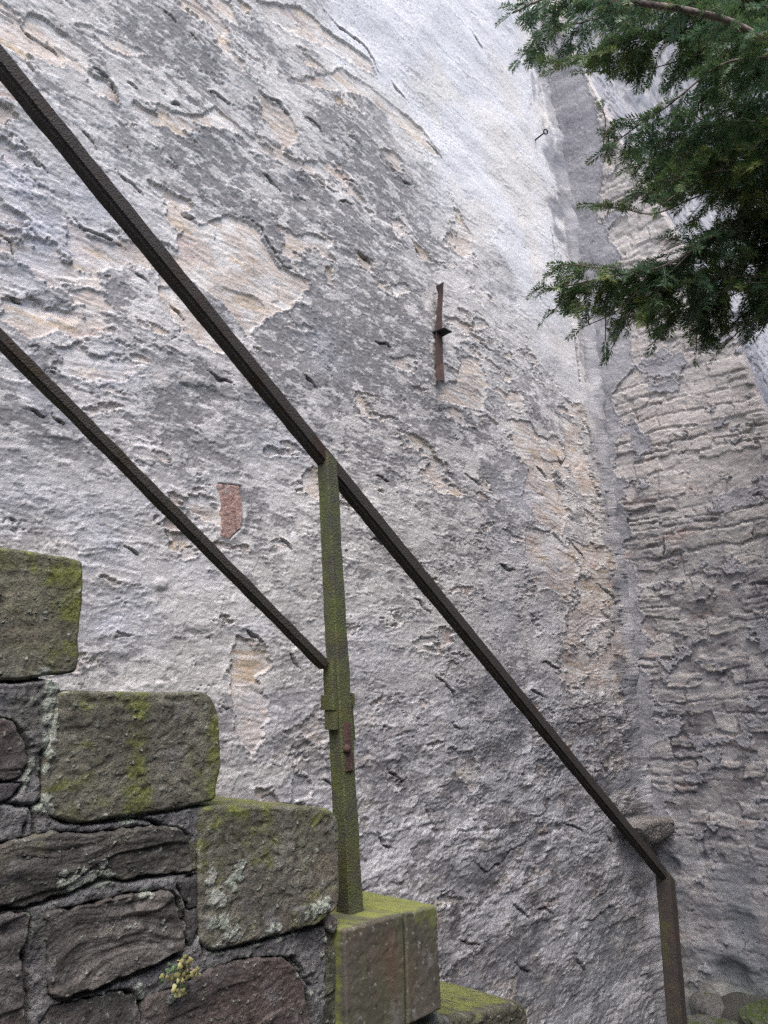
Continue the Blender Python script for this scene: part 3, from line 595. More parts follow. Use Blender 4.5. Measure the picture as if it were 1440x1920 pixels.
stairs = thing("stone_stairs", "mossy stone outdoor stairs of stacked dark sandstone blocks, stepping down beside the iron handrail", "stairs", tuple(on_n(300, 1900, DS)[:2]) + (0.35,))
def step(name, pts, dist, colf, label=None, **kw):
    o = link(name, stone_mesh(name, pts, dist, colf, **kw), None, M_SLAB if name == "riser_slab" else M_STONE); keep(o, stairs)
    if label: o["label"] = label
    return o
B1 = [(-90,1018),(-20,1023),(20,1026),(70,1034),(120,1043),(155,1050),(158,1060),(157,1120),(150,1190),(149,1230),(147,1255),(140,1263),(90,1266),(55,1273),(0,1276),(-90,1282)]
B2 = [(110,1296),(150,1294),(220,1297),(300,1299),(380,1296),(396,1303),(406,1325),(412,1350),(415,1395),(416,1440),(409,1470),(404,1480),(410,1490),(404,1502),(380,1507),(350,1514),(320,1520),(280,1524),(240,1530),(180,1542),(130,1543),(100,1532),(80,1510),(82,1450),(90,1400),(100,1340)]
B3 = [(377,1513),(440,1508),(520,1512),(598,1513),(618,1516),(633,1526),(638,1545),(637,1600),(639,1660),(638,1690),(632,1708),(620,1716),(600,1732),(540,1749),(480,1765),(420,1780),(392,1783),(380,1772),(375,1740),(374,1640),(374,1560)]
hk = dict(back_step=0.03)
step("step_block", B1, DS - 0.006, stone_col((0.190, 0.188, 0.150), 0.30, extra=lambda u, v, n: 0.30 * streak(u, 140, 70) + 0.45 * ss(uz(60,1090,DS)[1], uz(60,1035,DS)[1], v) - 0.25 * streak(u, 20, 50)), thick=0.95, rnd=0.006, corner=0.005, rough=0.0018, seed=1, hf=lich_h, label="topmost step block, olive with algae", **hk)
step("step_block", B2, DS - 0.010, stone_col((0.170, 0.160, 0.130), -0.06, extra=lambda u, v, n: 0.95 * streak(u, 252, 22) + 1.0 * streak(u, 405, 22) + 0.22 * streak(u, 150, 60) + 0.2 * ss(uz(200,1360,DS)[1], uz(200,1310,DS)[1], v) - 0.35 * streak(u, 300, 14) + 0.25 * np.exp(-((v - uz(200,1520,DS)[1]) / 0.02) ** 2)), thick=0.95, rnd=0.006, corner=0.007, rough=0.0024, seed=2, hf=lich_h, label="step block with bright green vertical moss streaks", **hk)
step("step_block", B3, DS - 0.012, stone_col((0.190, 0.178, 0.150), 0.18, extra=lambda u, v, n: 0.50 * ss(uz(500,1640,DS)[1], uz(500,1530,DS)[1], v) + 0.30 * streak(u, 630, 14) - 0.50 * streak(u, 525, 16) - 0.1), thick=0.95, rnd=0.007, corner=0.011, rough=0.0026, seed=3, hf=lich_h, label="step block with rounded corner and pale lichen rosettes", **hk)
DB = DS - 0.030
SA = [(646,1744),(700,1729),(756,1713),(758,1760),(760,1830),(762,1960),(700,1978),(652,1990),(649,1860)]
SB = [(760.5,1712),(790,1705),(820,1697),(822,1750),(826,1830),(829,1893),(800,1907),(765,1924),(763,1830)]
_rs = np.array([uz(742, 1800, DB), uz(742, 1890, DB), uz(772, 1800, DB)])
def cs(r):
    g = stone_col((0.098, 0.088, 0.072), -0.40, top=1.0, var=0.16, extra=r)
    def f(u, v, d, t):
        c = g(u, v, d, t); q = np.exp(-((u - _rs[0, 0]) / abs(_rs[2, 0] - _rs[0, 0])) ** 2 - ((v - _rs[0, 1]) / abs(_rs[1, 1] - _rs[0, 1])) ** 2) * (1 - t)
        c = mix(c, (0.12, 0.075, 0.052), 0.75 * q * ss(-0.6, 0.2, fbm(u * 12, v * 7, 4, 358)))
        return mix(c, (0.092, 0.100, 0.060), 0.50 * (1 - t) * ss(-0.3, 0.4, fbm(u * 22, v * 5, 4, 359)))
    return f
step("riser_slab", SA, DB, cs(lambda u, v, n: 0.35 * streak(u, 755, 12, DB, 1800) + 0.25 * ss(uz(700,1800,DB)[1], uz(700,1735,DB)[1], v) + 0.22 * streak(u, 650, 18, DB, 1800)), thick=0.98, rnd=0.005, corner=0.003, rough=0.0009, jag=0.0010, seed=4, label="wide smooth slab, rust-brown below a mossy edge", **hk)
step("riser_slab", SB, DB, cs(lambda u, v, n: 0.95 * ss(uz(790,1765,DB)[1], uz(810,1712,DB)[1], v + 0.25 * (u - uz(790,1740,DB)[0]))), thick=0.98, rnd=0.005, corner=0.003, rough=0.0009, jag=0.0010, seed=5, label="narrow smooth slab with a green mossy top corner", **hk)
B5 = [(800,1914),(850,1907),(915,1894),(970,1881),(984,1881),(990,1892),(993,1940),(1000,2040),(800,2080)]
step("step_block", B5, DS + 0.0, stone_col((0.12, 0.11, 0.09), 0.25, top=0.6), thick=0.95, rnd=0.012, corner=0.008, rough=0.004, seed=6, label="lowest step block in view, its tread bright with moss", **hk)
step("packing_stone", [(806,1905),(822,1899),(838,1903),(844,1916),(838,1950),(805,1950)], DS - 0.01, stone_col((0.13, 0.135, 0.12), 0.0), thick=0.06, rnd=0.015, corner=0.012, seed=7)
# masonry under the steps
def beds(a=0.004, f=55, sd_=0, tilt=0.0):
    def g(U, V):
        U = np.asarray(U, np.float32); V = np.asarray(V, np.float32) 
        q = fbm(U * 5 + sd_, (V + tilt * U) * f + 2.5 * fbm(U * 5, V * 5, 2, 361), 4, 360, 0.55)
        return a * q + a * 1.3 * ss(0.0, 0.12, fbm(U * 3 + sd_, (V + tilt * U) * f * 0.3, 3, 362)) + lich_h(U, V)
    return g
MAS = [
 ([(-90,1594),(0,1584),(45,1572),(95,1562),(160,1566),(240,1555),(300,1548),(338,1556),(354,1572),(352,1600),(362,1632),(300,1641),(240,1650),(190,1648),(140,1668),(80,1690),(30,1702),(-90,1716)], 0.008, (0.125,0.119,0.108), 0.02, "long layered stone under the second step", 0.006, 0.8),
 ([(88,1712),(160,1697),(240,1677),(300,1671),(328,1675),(333,1700),(344,1735),(346,1784),(300,1803),(240,1828),(170,1858),(98,1874),(88,1850),(90,1780)], 0.010, (0.142,0.130,0.120), -0.25, "brown squared stone beside the small plant", 0.006, 0.4),
 ([(-90,1722),(0,1717),(48,1712),(55,1722),(50,1750),(40,1790),(44,1850),(50,1930),(46,1990),(-90,2000)], 0.010, (0.14,0.13,0.127), -0.35, None, 0.005, 0.5),
 ([(92,1886),(160,1874),(225,1856),(252,1862),(262,1885),(264,1930),(266,2010),(60,2020),(70,1930)], 0.004, (0.135,0.127,0.122), -0.3, None, 0.004, 0.4),
 ([(270,1874),(310,1858),(350,1838),(400,1815),(450,1802),(500,1795),(532,1794),(550,1812),(570,1850),(580,1900),(590,1960),(592,2020),(272,2020),(268,1930)], 0.008, (0.128,0.112,0.106), -0.6, "reddish coarse stone at the bottom edge", 0.0035, 0.1),
 ([(-90,1356),(0,1350),(20,1352),(34,1372),(48,1396),(52,1420),(44,1452),(20,1464),(-90,1466)], 0.006, (0.11,0.10,0.098), -0.4, None, 0.003, 0.4),
 ([(-90,1471),(18,1469),(44,1466),(30,1492),(8,1502),(-90,1506)], 0.005, (0.10,0.095,0.10), -0.5, None, 0.003, 0.3),
 ([(354,1582),(364,1576),(373,1580),(372,1628),(362,1634),(353,1630)], 0.006, (0.085,0.085,0.065), -0.05, None, 0.002, 0.2),
 ([(334,1652),(350,1644),(371,1641),(372,1670),(370,1700),(354,1706),(346,1690),(342,1668)], 0.006, (0.082,0.078,0.078), -0.5, None, 0.002, 0.1),
 ([(350,1712),(372,1706),(375,1730),(366,1756),(354,1776),(349,1750)], 0.006, (0.095,0.09,0.09), -0.5, None, 0.002, 0.1),
 ([(613,1748),(630,1743),(646,1746),(649,1800),(648,2000),(603,2000),(608,1860),(612,1800)], 0.004, (0.105,0.110,0.085), 0.05, "narrow upright stone against the riser slab", 0.004, 0.3),
 ([(606,1722),(618,1714),(630,1720),(634,1734),(626,1746),(612,1744)], 0.014, (0.14,0.13,0.127), -0.5, None, 0.002, 0.0),
 ([(548,1712),(566,1700),(596,1692),(616,1690),(620,1704),(606,1722),(596,1732),(560,1742),(550,1738)], 0.016, (0.11,0.115,0.08), 0.15, "small lichen-crusted lump under the third step", 0.004, 0.0),
]
for i, (pts, proud, base, moss, lab, amp, bd_) in enumerate(MAS):
    step("masonry_stone", pts, DS - proud, stone_col(base, moss, top=0.1, bedded=bd_, var=0.3), thick=0.12, rnd=0.0030, corner=0.004, jag=0.0042, rough=0.0013, seed=10 + i, hf=beds(amp * 0.55, 40 if bd_ else 20, i * 7.3, -0.02), label=lab)
# mortar between them
def build_mortar():
    us = np.arange(uz(-90, 1500, DS)[0], uz(612, 1800, DS)[0] + 0.02, 0.0024, dtype=np.float32); zs = np.arange(uz(612, 1995, DS)[1] - 0.01, uz(0, 1262, DS)[1] + 0.01, 0.0024, dtype=np.float32)
    u, z = np.meshgrid(us, zs, indexing='ij')
    reg = poly_uz([(-95,1268),(80,1266),(112,1286),(108,1330),(96,1400),(90,1500),(250,1526),(378,1505),(376,1600),(380,1770),(604,1728),(608,1780),(612,1900),(610,1995),(-95,1995)], DS)
    inside = sdf(reg, u, z)
    near = np.full(u.shape, 9.0, np.float32)
    for P in [m[0] for m in MAS] + [B1, B2, B3]:
        near = np.minimum(near, -sdf(outline(P, DS, 0.006)[0][::2], u, z).clip(-9, 0.0) + 0)
    rag = fbm(u * 30, z * 30, 4, 370)
    g = near - 0.0008 + 0.0022 * rag
    h = 0.009 * ss(0.0, 0.003, g) - 0.010 * ss(0.0002, -0.0012, g) * ss(-0.45, 0.2, fbm(u * 9, z * 9, 3, 379)) + 0.004 * fbm(u * 14, z * 16, 4, 371) * ss(0, 0.01, g) + 0.0022 * fbm(u * 120, z * 120, 2, 372, 0.7) + 0.0030 * fbm(u * 38, z * 38, 4, 378, 0.6)
    cr = np.full(u.shape, 9.0, np.float32)
    uw = u + 0.005 * rag; zw = z + 0.005 * fbm(u * 30, z * 30, 4, 373)
    for P in [[(0,1510),(60,1508),(80,1500)],[(45,1562),(47,1545)],[(76,1410),(78,1450),(75,1500)],[(160,1538),(240,1535),(300,1545)],[(0,1275),(60,1274),(110,1272)],[(378,1790),(374,1740)],[(345,1784),(346,1690),(332,1660)],[(262,1985),(262,1880)],[(542,1792),(560,1815),(578,1850)],[(60,1510),(62,1560)],[(0,1690),(30,1695),(110,1665)]]:
        cr = np.minimum(cr, line_d(poly_uz(P, DS), uw, zw, 0.03)[0])
    h -= 0.014 * np.exp(-(cr / 0.0022) ** 2)
    h += lich_h(u, z) * 1.2
    c = mix((0.145, 0.142, 0.145), (0.245, 0.240, 0.242), ss(-0.5, 0.6, fbm(u * 12, z * 12, 5, 374, 0.65)))
    c = mix(c, (0.20, 0.20, 0.21), 0.6 * ss(0.25, 0.55, fbm(u * 9 + 4, z * 8, 5, 375, 0.65)))
    c = mix(c, (0.05, 0.058, 0.022), 0.35 * ss(0.1, 0.6, fbm(u * 6, z * 7, 4, 376)))
    c = mix(c, C_LICH, 0.9 * lichen(u, z))
    edge = np.exp(-((g - 0.003) / 0.002) ** 2) * ss(0.1, 0.4, fbm(u * 8, z * 8, 3, 377)); c = mix(c, (0.33, 0.34, 0.33), 0.6 * edge)
    x = u[..., None] * D + (DS + 0.004 - h)[..., None] * N; x[..., 2] = z; x[..., :2] += EYE[:2]
    q = grid_quads(len(us), len(zs)); ins = inside.ravel() > 0; q = q[ins[q].all(1)]
    used = np.unique(q); mp = np.zeros(len(ins), int); mp[used] = np.arange(len(used))
    return mesh_np("mortar", x.reshape(-1, 3)[used], mp[q], None, c.reshape(-1, 3)[used])
mo = link("mortar", build_mortar(), None, M_MORTAR); keep(mo, stairs); mo["label"] = "dark crusty mortar smeared between the masonry stones"

# ------------------------------------------------------------------ handrail
def frame_bar(name, p, q, w1, w2, wn1, wn2, mat, parent, side=None, up=None, bev=0.004, seg=40, wob=0.0009, cut=None):
    """forged bar from p to q; w along 'side', wn along 'up'"""
    p = np.array(p, float); q = np.array(q, float); a = q - p; L = np.linalg.norm(a); a /= L
    s = np.array(side, float); s -= a * (s @ a); s /= np.linalg.norm(s); n = np.cross(a, s)
    prof = []
    for (sx, sy) in ((1, 1), (-1, 1), (-1, -1), (1, -1)):
        for kx, ky in (((1, 0), (0.55, 0.15), (0.15, 0.55), (0, 1)) if sx * sy > 0 else ((0, 1), (0.15, 0.55), (0.55, 0.15), (1, 0))):
            prof.append((sx, sy, sx * kx, sy * ky))
    rows = []
    for i in range(seg + 1):
        t = i / seg; w_ = (w1 + (w2 - w1) * t) / 2; m_ = (wn1 + (wn2 - wn1) * t) / 2
        c0 = p + a * L * t
        row = []
        for k, (sx, sy, bx, by) in enumerate(prof):
            j = wob * float(gn(np.float32(t * L * 22 + k // 4 * 5.3), np.float32(k // 4 * 3.7 + 0.5), 400))
            row.append(c0 + s * (sx * (w_ + j) - bx * 0 - sx * bev * (1 - abs(bx))) + n * (sy * (m_ + j) - sy * bev * (1 - abs(by))))
        rows.append(row)
    co = np.array(rows); n_ = len(prof)
    if cut is not None:                       # slanting top: shift end rows along the axis
        co[0] += a[None, :] * np.array([cut * ((r - p) @ s) for r in co[0]])[:, None]
    q_ = []
    for i in range(seg):
        for k in range(n_):
            k2 = (k + 1) % n_; q_.append((i * n_ + k, i * n_ + k2, (i + 1) * n_ + k2, (i + 1) * n_ + k))
    co = co.reshape(-1, 3); c1 = co[:n_].mean(0); c2 = co[-n_:].mean(0); co = np.vstack([co, c1, c2]); ia, ib = len(co) - 2, len(co) - 1
    tr = [(ia, (k + 1) % n_, k) for k in range(n_)] + [(ib, seg * n_ + k, seg * n_ + (k + 1) % n_) for k in range(n_)]
    me = mesh_np(name, co, np.array(q_), np.array(tr), None, True)
    bm = bmesh.new(); bm.from_mesh(me); bmesh.ops.recalc_face_normals(bm, faces=bm.faces); bm.to_mesh(me); bm.free()
    me.polygons.foreach_set("use_smooth", np.zeros(len(me.polygons), bool)); me.update()
    o = link(name, me, None, mat)
    md = None
    return keep(o, parent) if parent is not None else o
base_p = on_n(657, 1706, DP)
rail = thing("iron_handrail", "rusting square-bar iron handrail with two sloping rails on mossy posts, following the stone stairs", "handrail", tuple(base_p))
NW = -N
def line_y(x, a, b): return a + b * x
ur = lambda x: on_n(x, 117 + 1.2246 * x, DP)
lr = lambda x: on_n(x, 635 + 1.003 * x, DP)
frame_bar("upper_rail", ur(-260), ur(1241), 0.030, 0.030, 0.034, 0.036, M_RAIL, rail, N, seg=160, bev=0.006)
frame_bar("lower_rail", lr(-160), on_n(606, 1246, DP), 0.020, 0.020, 0.021, 0.021, M_RAIL2, rail, N, seg=100, bev=0.004)
pt, pb = on_n(613, 858, DP - 0.003), on_n(657, 1712, DP - 0.003); ax = (pb - pt) / np.linalg.norm(pb - pt)
frame_bar("post", pt, pb + ax * 0.02, 0.031, 0.038, 0.031, 0.037, M_POST, rail, D, seg=90, bev=0.003, cut=0.7)["label"] = "green mossy middle post of the handrail"
qt, qb = on_n(1247, 1642, DP - 0.002), on_n(1271, 1930, DP - 0.002); ax2 = (qb - qt) / np.linalg.norm(qb - qt); qb = qb + ax2 * 0.62
frame_bar("post", qt, qb, 0.044, 0.044, 0.046, 0.046, M_POST2, rail, D, seg=60, bev=0.003, cut=0.75)["label"] = "lower end post, brown with an olive side"
s0, s1 = on_n(612, 1243, DP - 0.002), on_n(628, 1366, DP - 0.002)
s0 = on_n(630, 1236, DP - 0.002); s1 = on_n(638, 1366, DP - 0.002)
st = frame_bar("splice_strap", s0 - D * 0.018, s1 - D * 0.024, 0.014, 0.012, 0.026, 0.030, M_POST, rail, D, seg=24, bev=0.003)
frame_bar("splice_strap", on_n(637, 1300, DP) + D * 0.0195, on_n(641, 1390, DP) + D * 0.0205, 0.006, 0.005, 0.030, 0.030, M_POST, rail, D, seg=16, bev=0.002)
for dx, y0, y1 in ((-0.029, 1302, 1329), (0.022, 1301, 1325)):
    a_, b_ = on_n(640 - 10, y0, DP), on_n(641 - 10, y1, DP)
    a_ = on_n(635, y0, DP) + D * dx; b_ = on_n(637, y1, DP) + D * dx
    frame_bar("collar", a_, b_, 0.012, 0.012, 0.036, 0.036, M_POST, rail, D, seg=4, bev=0.003)
rp = frame_bar("rust_plate", on_n(650, 1354, DP - 0.0205), on_n(655, 1445, DP - 0.0215), 0.020, 0.021, 0.003, 0.003, M_RUST, rail, D, seg=12, bev=0.001); rp["label"] = "bare rusty patch plate on the post"

def lathe_tube(name, pts, rads, mat, parent, ns=10, closed=False):
    pts = [np.array(p, float) for p in pts]; rows = []; n = len(pts)
    prev = None
    for i in range(n):
        a = pts[(i + 1) % n if closed else min(i + 1, n - 1)] - pts[(i - 1) % n if closed else max(i - 1, 0)]; a /= np.linalg.norm(a) + 1e-12
        r0 = prev if prev is not None else (np.cross(a, [0.3, 0.2, 0.9]))
        r0 = r0 - a * (r0 @ a); r0 /= np.linalg.norm(r0); prev = r0; r1 = np.cross(a, r0)
        rows.append([pts[i] + rads[i] * (math.cos(2 * math.pi * k / ns) * r0 + math.sin(2 * math.pi * k / ns) * r1) for k in range(ns)])
    co = np.array(rows).reshape(-1, 3); q = []
    for i in range(n if closed else n - 1):
        for k in range(ns):
            i2 = (i + 1) % n; q.append((i * ns + k, i * ns + (k + 1) % ns, i2 * ns + (k + 1) % ns, i2 * ns + k))
    tr = None
    if not closed:
        co = np.vstack([co, pts[0], pts[-1]]); tr = [(len(co) - 2, (k + 1) % ns, k) for k in range(ns)] + [(len(co) - 1, (n - 1) * ns + k, (n - 1) * ns + (k + 1) % ns) for k in range(ns)]
    o = link(name, mesh_np(name, co, np.array(q), None if tr is None else np.array(tr)), None, mat)
    return keep(o, parent) if parent is not None else o
bo = on_n(652, 1404, DP - 0.026)
lathe_tube("bolt", [bo + N * 0.012, bo, bo - N * 0.004], [0.0085, 0.0085, 0.005], M_RUST, None, 6).parent = rp

# ------------------------------------------------------------------ brick, corbel, wall iron
def brick_col(u, v, d, t):
    n1 = fbm(u * 22, v * 20, 5, 420, 0.6); c = mix((0.40, 0.255, 0.215), (0.48, 0.335, 0.295), ss(-0.4, 0.5, n1)); 
    c = mix(c, (0.46, 0.42, 0.40), 0.55 * ss(0.15, 0.5, fbm(u * 30 + 3, v * 26, 4, 421))); return mix(c, (0.14, 0.11, 0.11), 0.6 * ss(0.35, 0.6, fbm(u * 40, v * 30, 3, 422)))
def local_h(pts):
    q = poly_uz(pts).astype(np.float32); h, _ = main_wall_field(q[:, 0][:, None], q[:, 1][:, None]); return float(h.mean()), float(h.max())
br = link("brick", stone_mesh("brick", BR, DW - HB - 0.0005, brick_col, thick=0.06, rnd=0.004, corner=0.006, jag=0.0034, rough=0.0022, seed=40), wall, M_STONE)
br["label"] = "red brick end exposed in the plaster"
CB = [(1196,1552),(1206,1543),(1226,1538),(1258,1533),(1286,1540),(1280,1552),(1262,1566),(1244,1580),(1228,1584),(1206,1566)]
cb = link("corbel_stone", stone_mesh("corbel_stone", CB, DW - 0.17, stone_col((0.24, 0.225, 0.215), -0.45, top=0.0, bedded=0.5, var=0.2), thick=0.12, rnd=0.03, corner=0.012, jag=0.006, rough=0.007, seed=41, step=0.005), wall, M_STONE)
cb["label"] = "rounded stone jutting from the wall corner"

ap = on_n(824, 620, DW - 0.03)
anchor = thing("wall_anchor", "rusty iron wall tie, an upright bar with a wedge plate through it", "wall tie", tuple(ap))
hA = local_h([(824,540),(824,600),(824,660),(826,710)])[1] + 0.006
LE = [(817,537),(821,550),(819,587),(817,620),(817,650),(817,690),(819,714)]
RE = [(832,528),(831,552),(829,587),(829,620),(830,650),(831,680),(834,712)]
rows = []
for i, (l, r) in enumerate(zip(LE, RE)):
    bend = 0.012 * (i == 0) + 0.01 * (i == len(LE) - 1)
    for (x, y), dd in ((l, hA), (r, hA), (r, hA + 0.010), (l, hA + 0.010)):
        rows.append(on_n(x, y, DW - dd - bend))
co = np.array(rows).reshape(-1, 4, 3); n_ = len(co); q_ = [(i * 4 + k, i * 4 + (k + 1) % 4, (i + 1) * 4 + (k + 1) % 4, (i + 1) * 4 + k) for i in range(n_ - 1) for k in range(4)] + [(3, 2, 1, 0), tuple((n_ - 1) * 4 + k for k in range(4))]
keep(link("bar", mesh_np("bar", co.reshape(-1, 3), np.array(q_), None, None, False), None, M_RUST), anchor)
pc = on_n(831, 622, DW - hA - 0.028)
frame_bar("wedge_plate", pc + N * 0.045, pc - N * 0.030, 0.075, 0.062, 0.009, 0.006, M_BLACK, anchor, D, seg=4, bev=0.001)
h0 = wall_h(1004, 262); eye_c = on_n(1023, 247, DW + (h0 - EYE) @ N - DW - 0.115)
hook = thing("eye_bolt", "small black iron eye bolt sticking out of the white plaster near the inner corner", "eye bolt", tuple(h0))
dv = eye_c - h0; dv /= np.linalg.norm(dv); sv = np.cross(dv, ray(1023, 247) / F); sv /= np.linalg.norm(sv)
lathe_tube("shank", [h0 - dv * 0.02, h0, eye_c - dv * 0.020], [0.006, 0.006, 0.005], M_BLACK, hook, 8)
lathe_tube("ring", [eye_c + dv * 0.021 * math.cos(t) + sv * 0.015 * math.sin(t) for t in np.linspace(0, 2 * math.pi, 20, endpoint=False)], [0.0042] * 20, M_BLACK, hook, 8, True)

# ------------------------------------------------------------------ rubble at the foot, ground
def boulder(name, px, py, depth, rx, ry, rz, seed, mat, label, moss=0.0, group=None):
    c = at(px, py, depth); bm = bmesh.new(); bmesh.ops.create_icosphere(bm, subdivisions=5, radius=1.0)
    v = np.array([x.co[:] for x in bm.verts]); f = np.array([[q.index for q in t.verts] for t in bm.faces]); bm.free()
    a = np.sign(v) * np.abs(v) ** 0.75; a = a * np.array([rx, ry, rz])
    n = fbm(v[:, 0] * 1.5 + seed, v[:, 1] * 1.5 + v[:, 2] * 1.3, 4, 430 + seed); a *= (1 + 0.16 * n)[:, None]
    ca, sa = math.cos(0.6 + seed), math.sin(0.6 + seed); a = np.stack([a[:, 0] * ca - a[:, 1] * sa, a[:, 0] * sa + a[:, 1] * ca, a[:, 2]], 1)
    g = fbm(v[:, 0] * 5 + seed, v[:, 2] * 6 + v[:, 1] * 3, 4, 440, 0.6); col = mix((0.13, 0.125, 0.12), (0.20, 0.195, 0.19), ss(-0.4, 0.5, g))
    col = mix(col, (0.07, 0.095, 0.03), ss(0.0, 0.5, moss + g * 0.8 + 0.3 * v[:, 2])); col = mix(col, (0.36, 0.42, 0.33), (0.5 * ss(0.40, 0.7, g + 0.4 * moss) * (moss > 0.2)))
    o = link(name, mesh_np(name, a, None, f, col), None, mat); o.location = c; return tag(o, label, "stone", group)
G = "loose stones at the foot of the buttress"
boulder("rubble_stone", 1335, 1900, 4.0, 0.13, 0.09, 0.085, 1, M_STONE, "rounded grey stone beside the post, lying against the buttress foot", -0.3, G)
boulder("rubble_stone", 1345, 1945, 3.7, 0.19, 0.10, 0.07, 2, M_STONE, "flat brownish stone along the very bottom, in front of the rounded grey one", -0.1, G)
boulder("rubble_stone", 1445, 1908, 3.7, 0.16, 0.10, 0.055, 3, M_STONE, "stone speckled with green moss and lichen in the bottom right corner", 0.21, G)
boulder("rubble_stone", 1388, 1868, 4.22, 0.05, 0.05, 0.10, 4, M_STONE, "upright dark stone wedged in the hollow of the buttress", -0.2, G)
gm, gt, gb = mat_new("earth and paving"); gco = gt.nodes.new("ShaderNodeTexCoord").outputs["Object"]
g1 = noise_node(gt, gco, 3, 8, 0.65); gt.links.new(ramp(gt, g1.outputs[0], [(0.3, (0.05, 0.055, 0.03)), (0.5, (0.06, 0.06, 0.05)), (0.7, (0.09, 0.088, 0.08))]).outputs[0], gb.inputs["Base Color"]); gb.inputs["Roughness"].default_value = 0.95
gbp = gt.nodes.new("ShaderNodeBump"); gbp.inputs["Distance"].default_value = 0.02; g2 = noise_node(gt, gco, 40, 6, 0.7); gt.links.new(g2.outputs[0], gbp.inputs["Height"]); gt.links.new(gbp.outputs[0], gb.inputs["Normal"])
GZ = -0.12
_mc = at(1440, 1960, 3.9); gx = axis([(-60, 2.0), (-1, 0.06), (5, 0.06), (60, 2.0)]); gy = gx; X, Y = np.meshgrid(gx, gy, indexing='ij')
gr = link("ground", mesh_np("ground", np.stack([X, Y, GZ + 0.03 * fbm(X * 0.7, Y * 0.7, 3, 450) + 0.30 * np.exp(-(((X - _mc[0]) ** 2 + (Y - _mc[1]) ** 2) / 0.34 ** 2) ** 2)], -1), grid_quads(len(gx), len(gy))), None, gm); tag(gr, kind="structure")

# ------------------------------------------------------------------ yew
nm, ntr_, nb = mat_new("yew needles")
na = ntr_.nodes.new("ShaderNodeAttribute"); na.attribute_name = "Tint"; ntr_.links.new(na.outputs["Color"], nb.inputs["Base Color"])
nb.inputs["Roughness"].default_value = 0.42; nb.inputs["Specular IOR Level"].default_value = 0.45
ntl = ntr_.nodes.new("ShaderNodeBsdfTranslucent"); ntr_.links.new(na.outputs["Color"], ntl.inputs[0])
nmx = ntr_.nodes.new("ShaderNodeMixShader"); nmx.inputs[0].default_value = 0.32; ntr_.links.new(nb.outputs[0], nmx.inputs[1]); ntr_.links.new(ntl.outputs[0], nmx.inputs[2])
ntr_.links.new(nmx.outputs[0], ntr_.nodes["Material Output"].inputs[0])
bk, bt, bb = mat_new("yew bark"); bco = bt.nodes.new("ShaderNodeTexCoord").outputs["Object"]; bn = noise_node(bt, bco, 60, 6, 0.7)
bt.links.new(ramp(bt, bn.outputs[0], [(0.3, (0.08, 0.055, 0.048)), (0.5, (0.17, 0.12, 0.105)), (0.7, (0.27, 0.21, 0.185))]).outputs[0], bb.inputs["Base Color"]); bb.inputs["Roughness"].default_value = 0.85
bbp = bt.nodes.new("ShaderNodeBump"); bbp.inputs["Distance"].default_value = 0.002; bt.links.new(bn.outputs[0], bbp.inputs["Height"]); bt.links.new(bbp.outputs[0], bb.inputs["Normal"])
rng = np.random.default_rng(7)
YEW = np.array([(925,-60),(935,8),(962,45),(966,100),(985,140),(1018,158),(1050,125),(1085,120),(1098,145),(1118,120),(1135,150),(1190,175),(1195,215),(1140,190),(1128,215),(1118,250),(1132,300),(1150,330),(1100,380),(1112,400),(1165,398),(1200,425),(1225,470),(1180,490),(1110,505),(1085,470),(1040,478),(1030,515),(1000,520),(985,560),(1015,575),(1020,610),(1045,585),(1085,620),(1125,590),(1145,662),(1165,610),(1205,620),(1222,648),(1275,630),(1310,668),(1350,668),(1370,620),(1395,655),(1425,630),(1440,590),(1760,600),(1760,-320),(925,-320)], float)
GAPS = [(1246,104,26),(1234,150,14),(1288,55,10),(1155,180,30),(1160,205,22),(1290,165,16),(1262,182,12),(1296,390,22),(1185,452,26),(1262,478,20),(1300,500,14),(1215,560,13),(1230,395,14),(1330,400,10),(1395,300,8),(1175,350,10),(1280,560,12),(1400,505,14),(1245,420,16),(1255,235,9),(1345,330,8),(1205,525,8),(1165,590,14),(1090,560,8),(1376,560,16)]
def px_of(p):
    q = p - EYE; f = q @ FW; return np.stack([720 + F * (q @ RT) / f, 960 - F * (q @ UP) / f], -1)
def inside_yew(p, margin=0):
    q = px_of(p); x, y = q[..., 0], q[..., 1]; ins = np.zeros(x.shape, bool)
    for i in range(len(YEW)):
        a, b = YEW[i], YEW[(i + 1) % len(YEW)]
        if a[1] != b[1]: ins ^= ((a[1] > y) != (b[1] > y)) & (x < (b[0] - a[0]) * (y - a[1]) / (b[1] - a[1]) + a[0])
    for gx_, gy_, r in GAPS: ins &= np.hypot(x - gx_, y - gy_) > r
    return ins
yroot = at(1900, 1000, 3.0); yroot[2] = GZ
yew = thing("yew_tree", "dark green yew with drooping needle sprays and bare brown boughs in front of the walls", "tree", tuple(yroot))
ytop = yroot + np.array([0.1, 0.1, 5.6])
lathe_tube("trunk", [yroot + (ytop - yroot) * t + np.array([0.04 * math.sin(5 * t), 0.05 * math.cos(4 * t), 0]) for t in np.linspace(0, 1, 24)], list(np.linspace(0.17, 0.06, 24)), bk, yew, 16)
def catmull(P, k=8):
    P = np.array(P, float); Q = np.vstack([2 * P[0] - P[1], P, 2 * P[-1] - P[-2]]); out = []
    for i in range(1, len(Q) - 2):
        for t in np.linspace(0, 1, k, endpoint=False):
            out.append(0.5 * ((2 * Q[i]) + (Q[i + 1] - Q[i - 1]) * t + (2 * Q[i - 1] - 5 * Q[i] + 4 * Q[i + 1] - Q[i + 2]) * t * t + (3 * Q[i] - Q[i - 1] - 3 * Q[i + 1] + Q[i + 2]) * t ** 3))
    return np.array(out + [P[-1]])
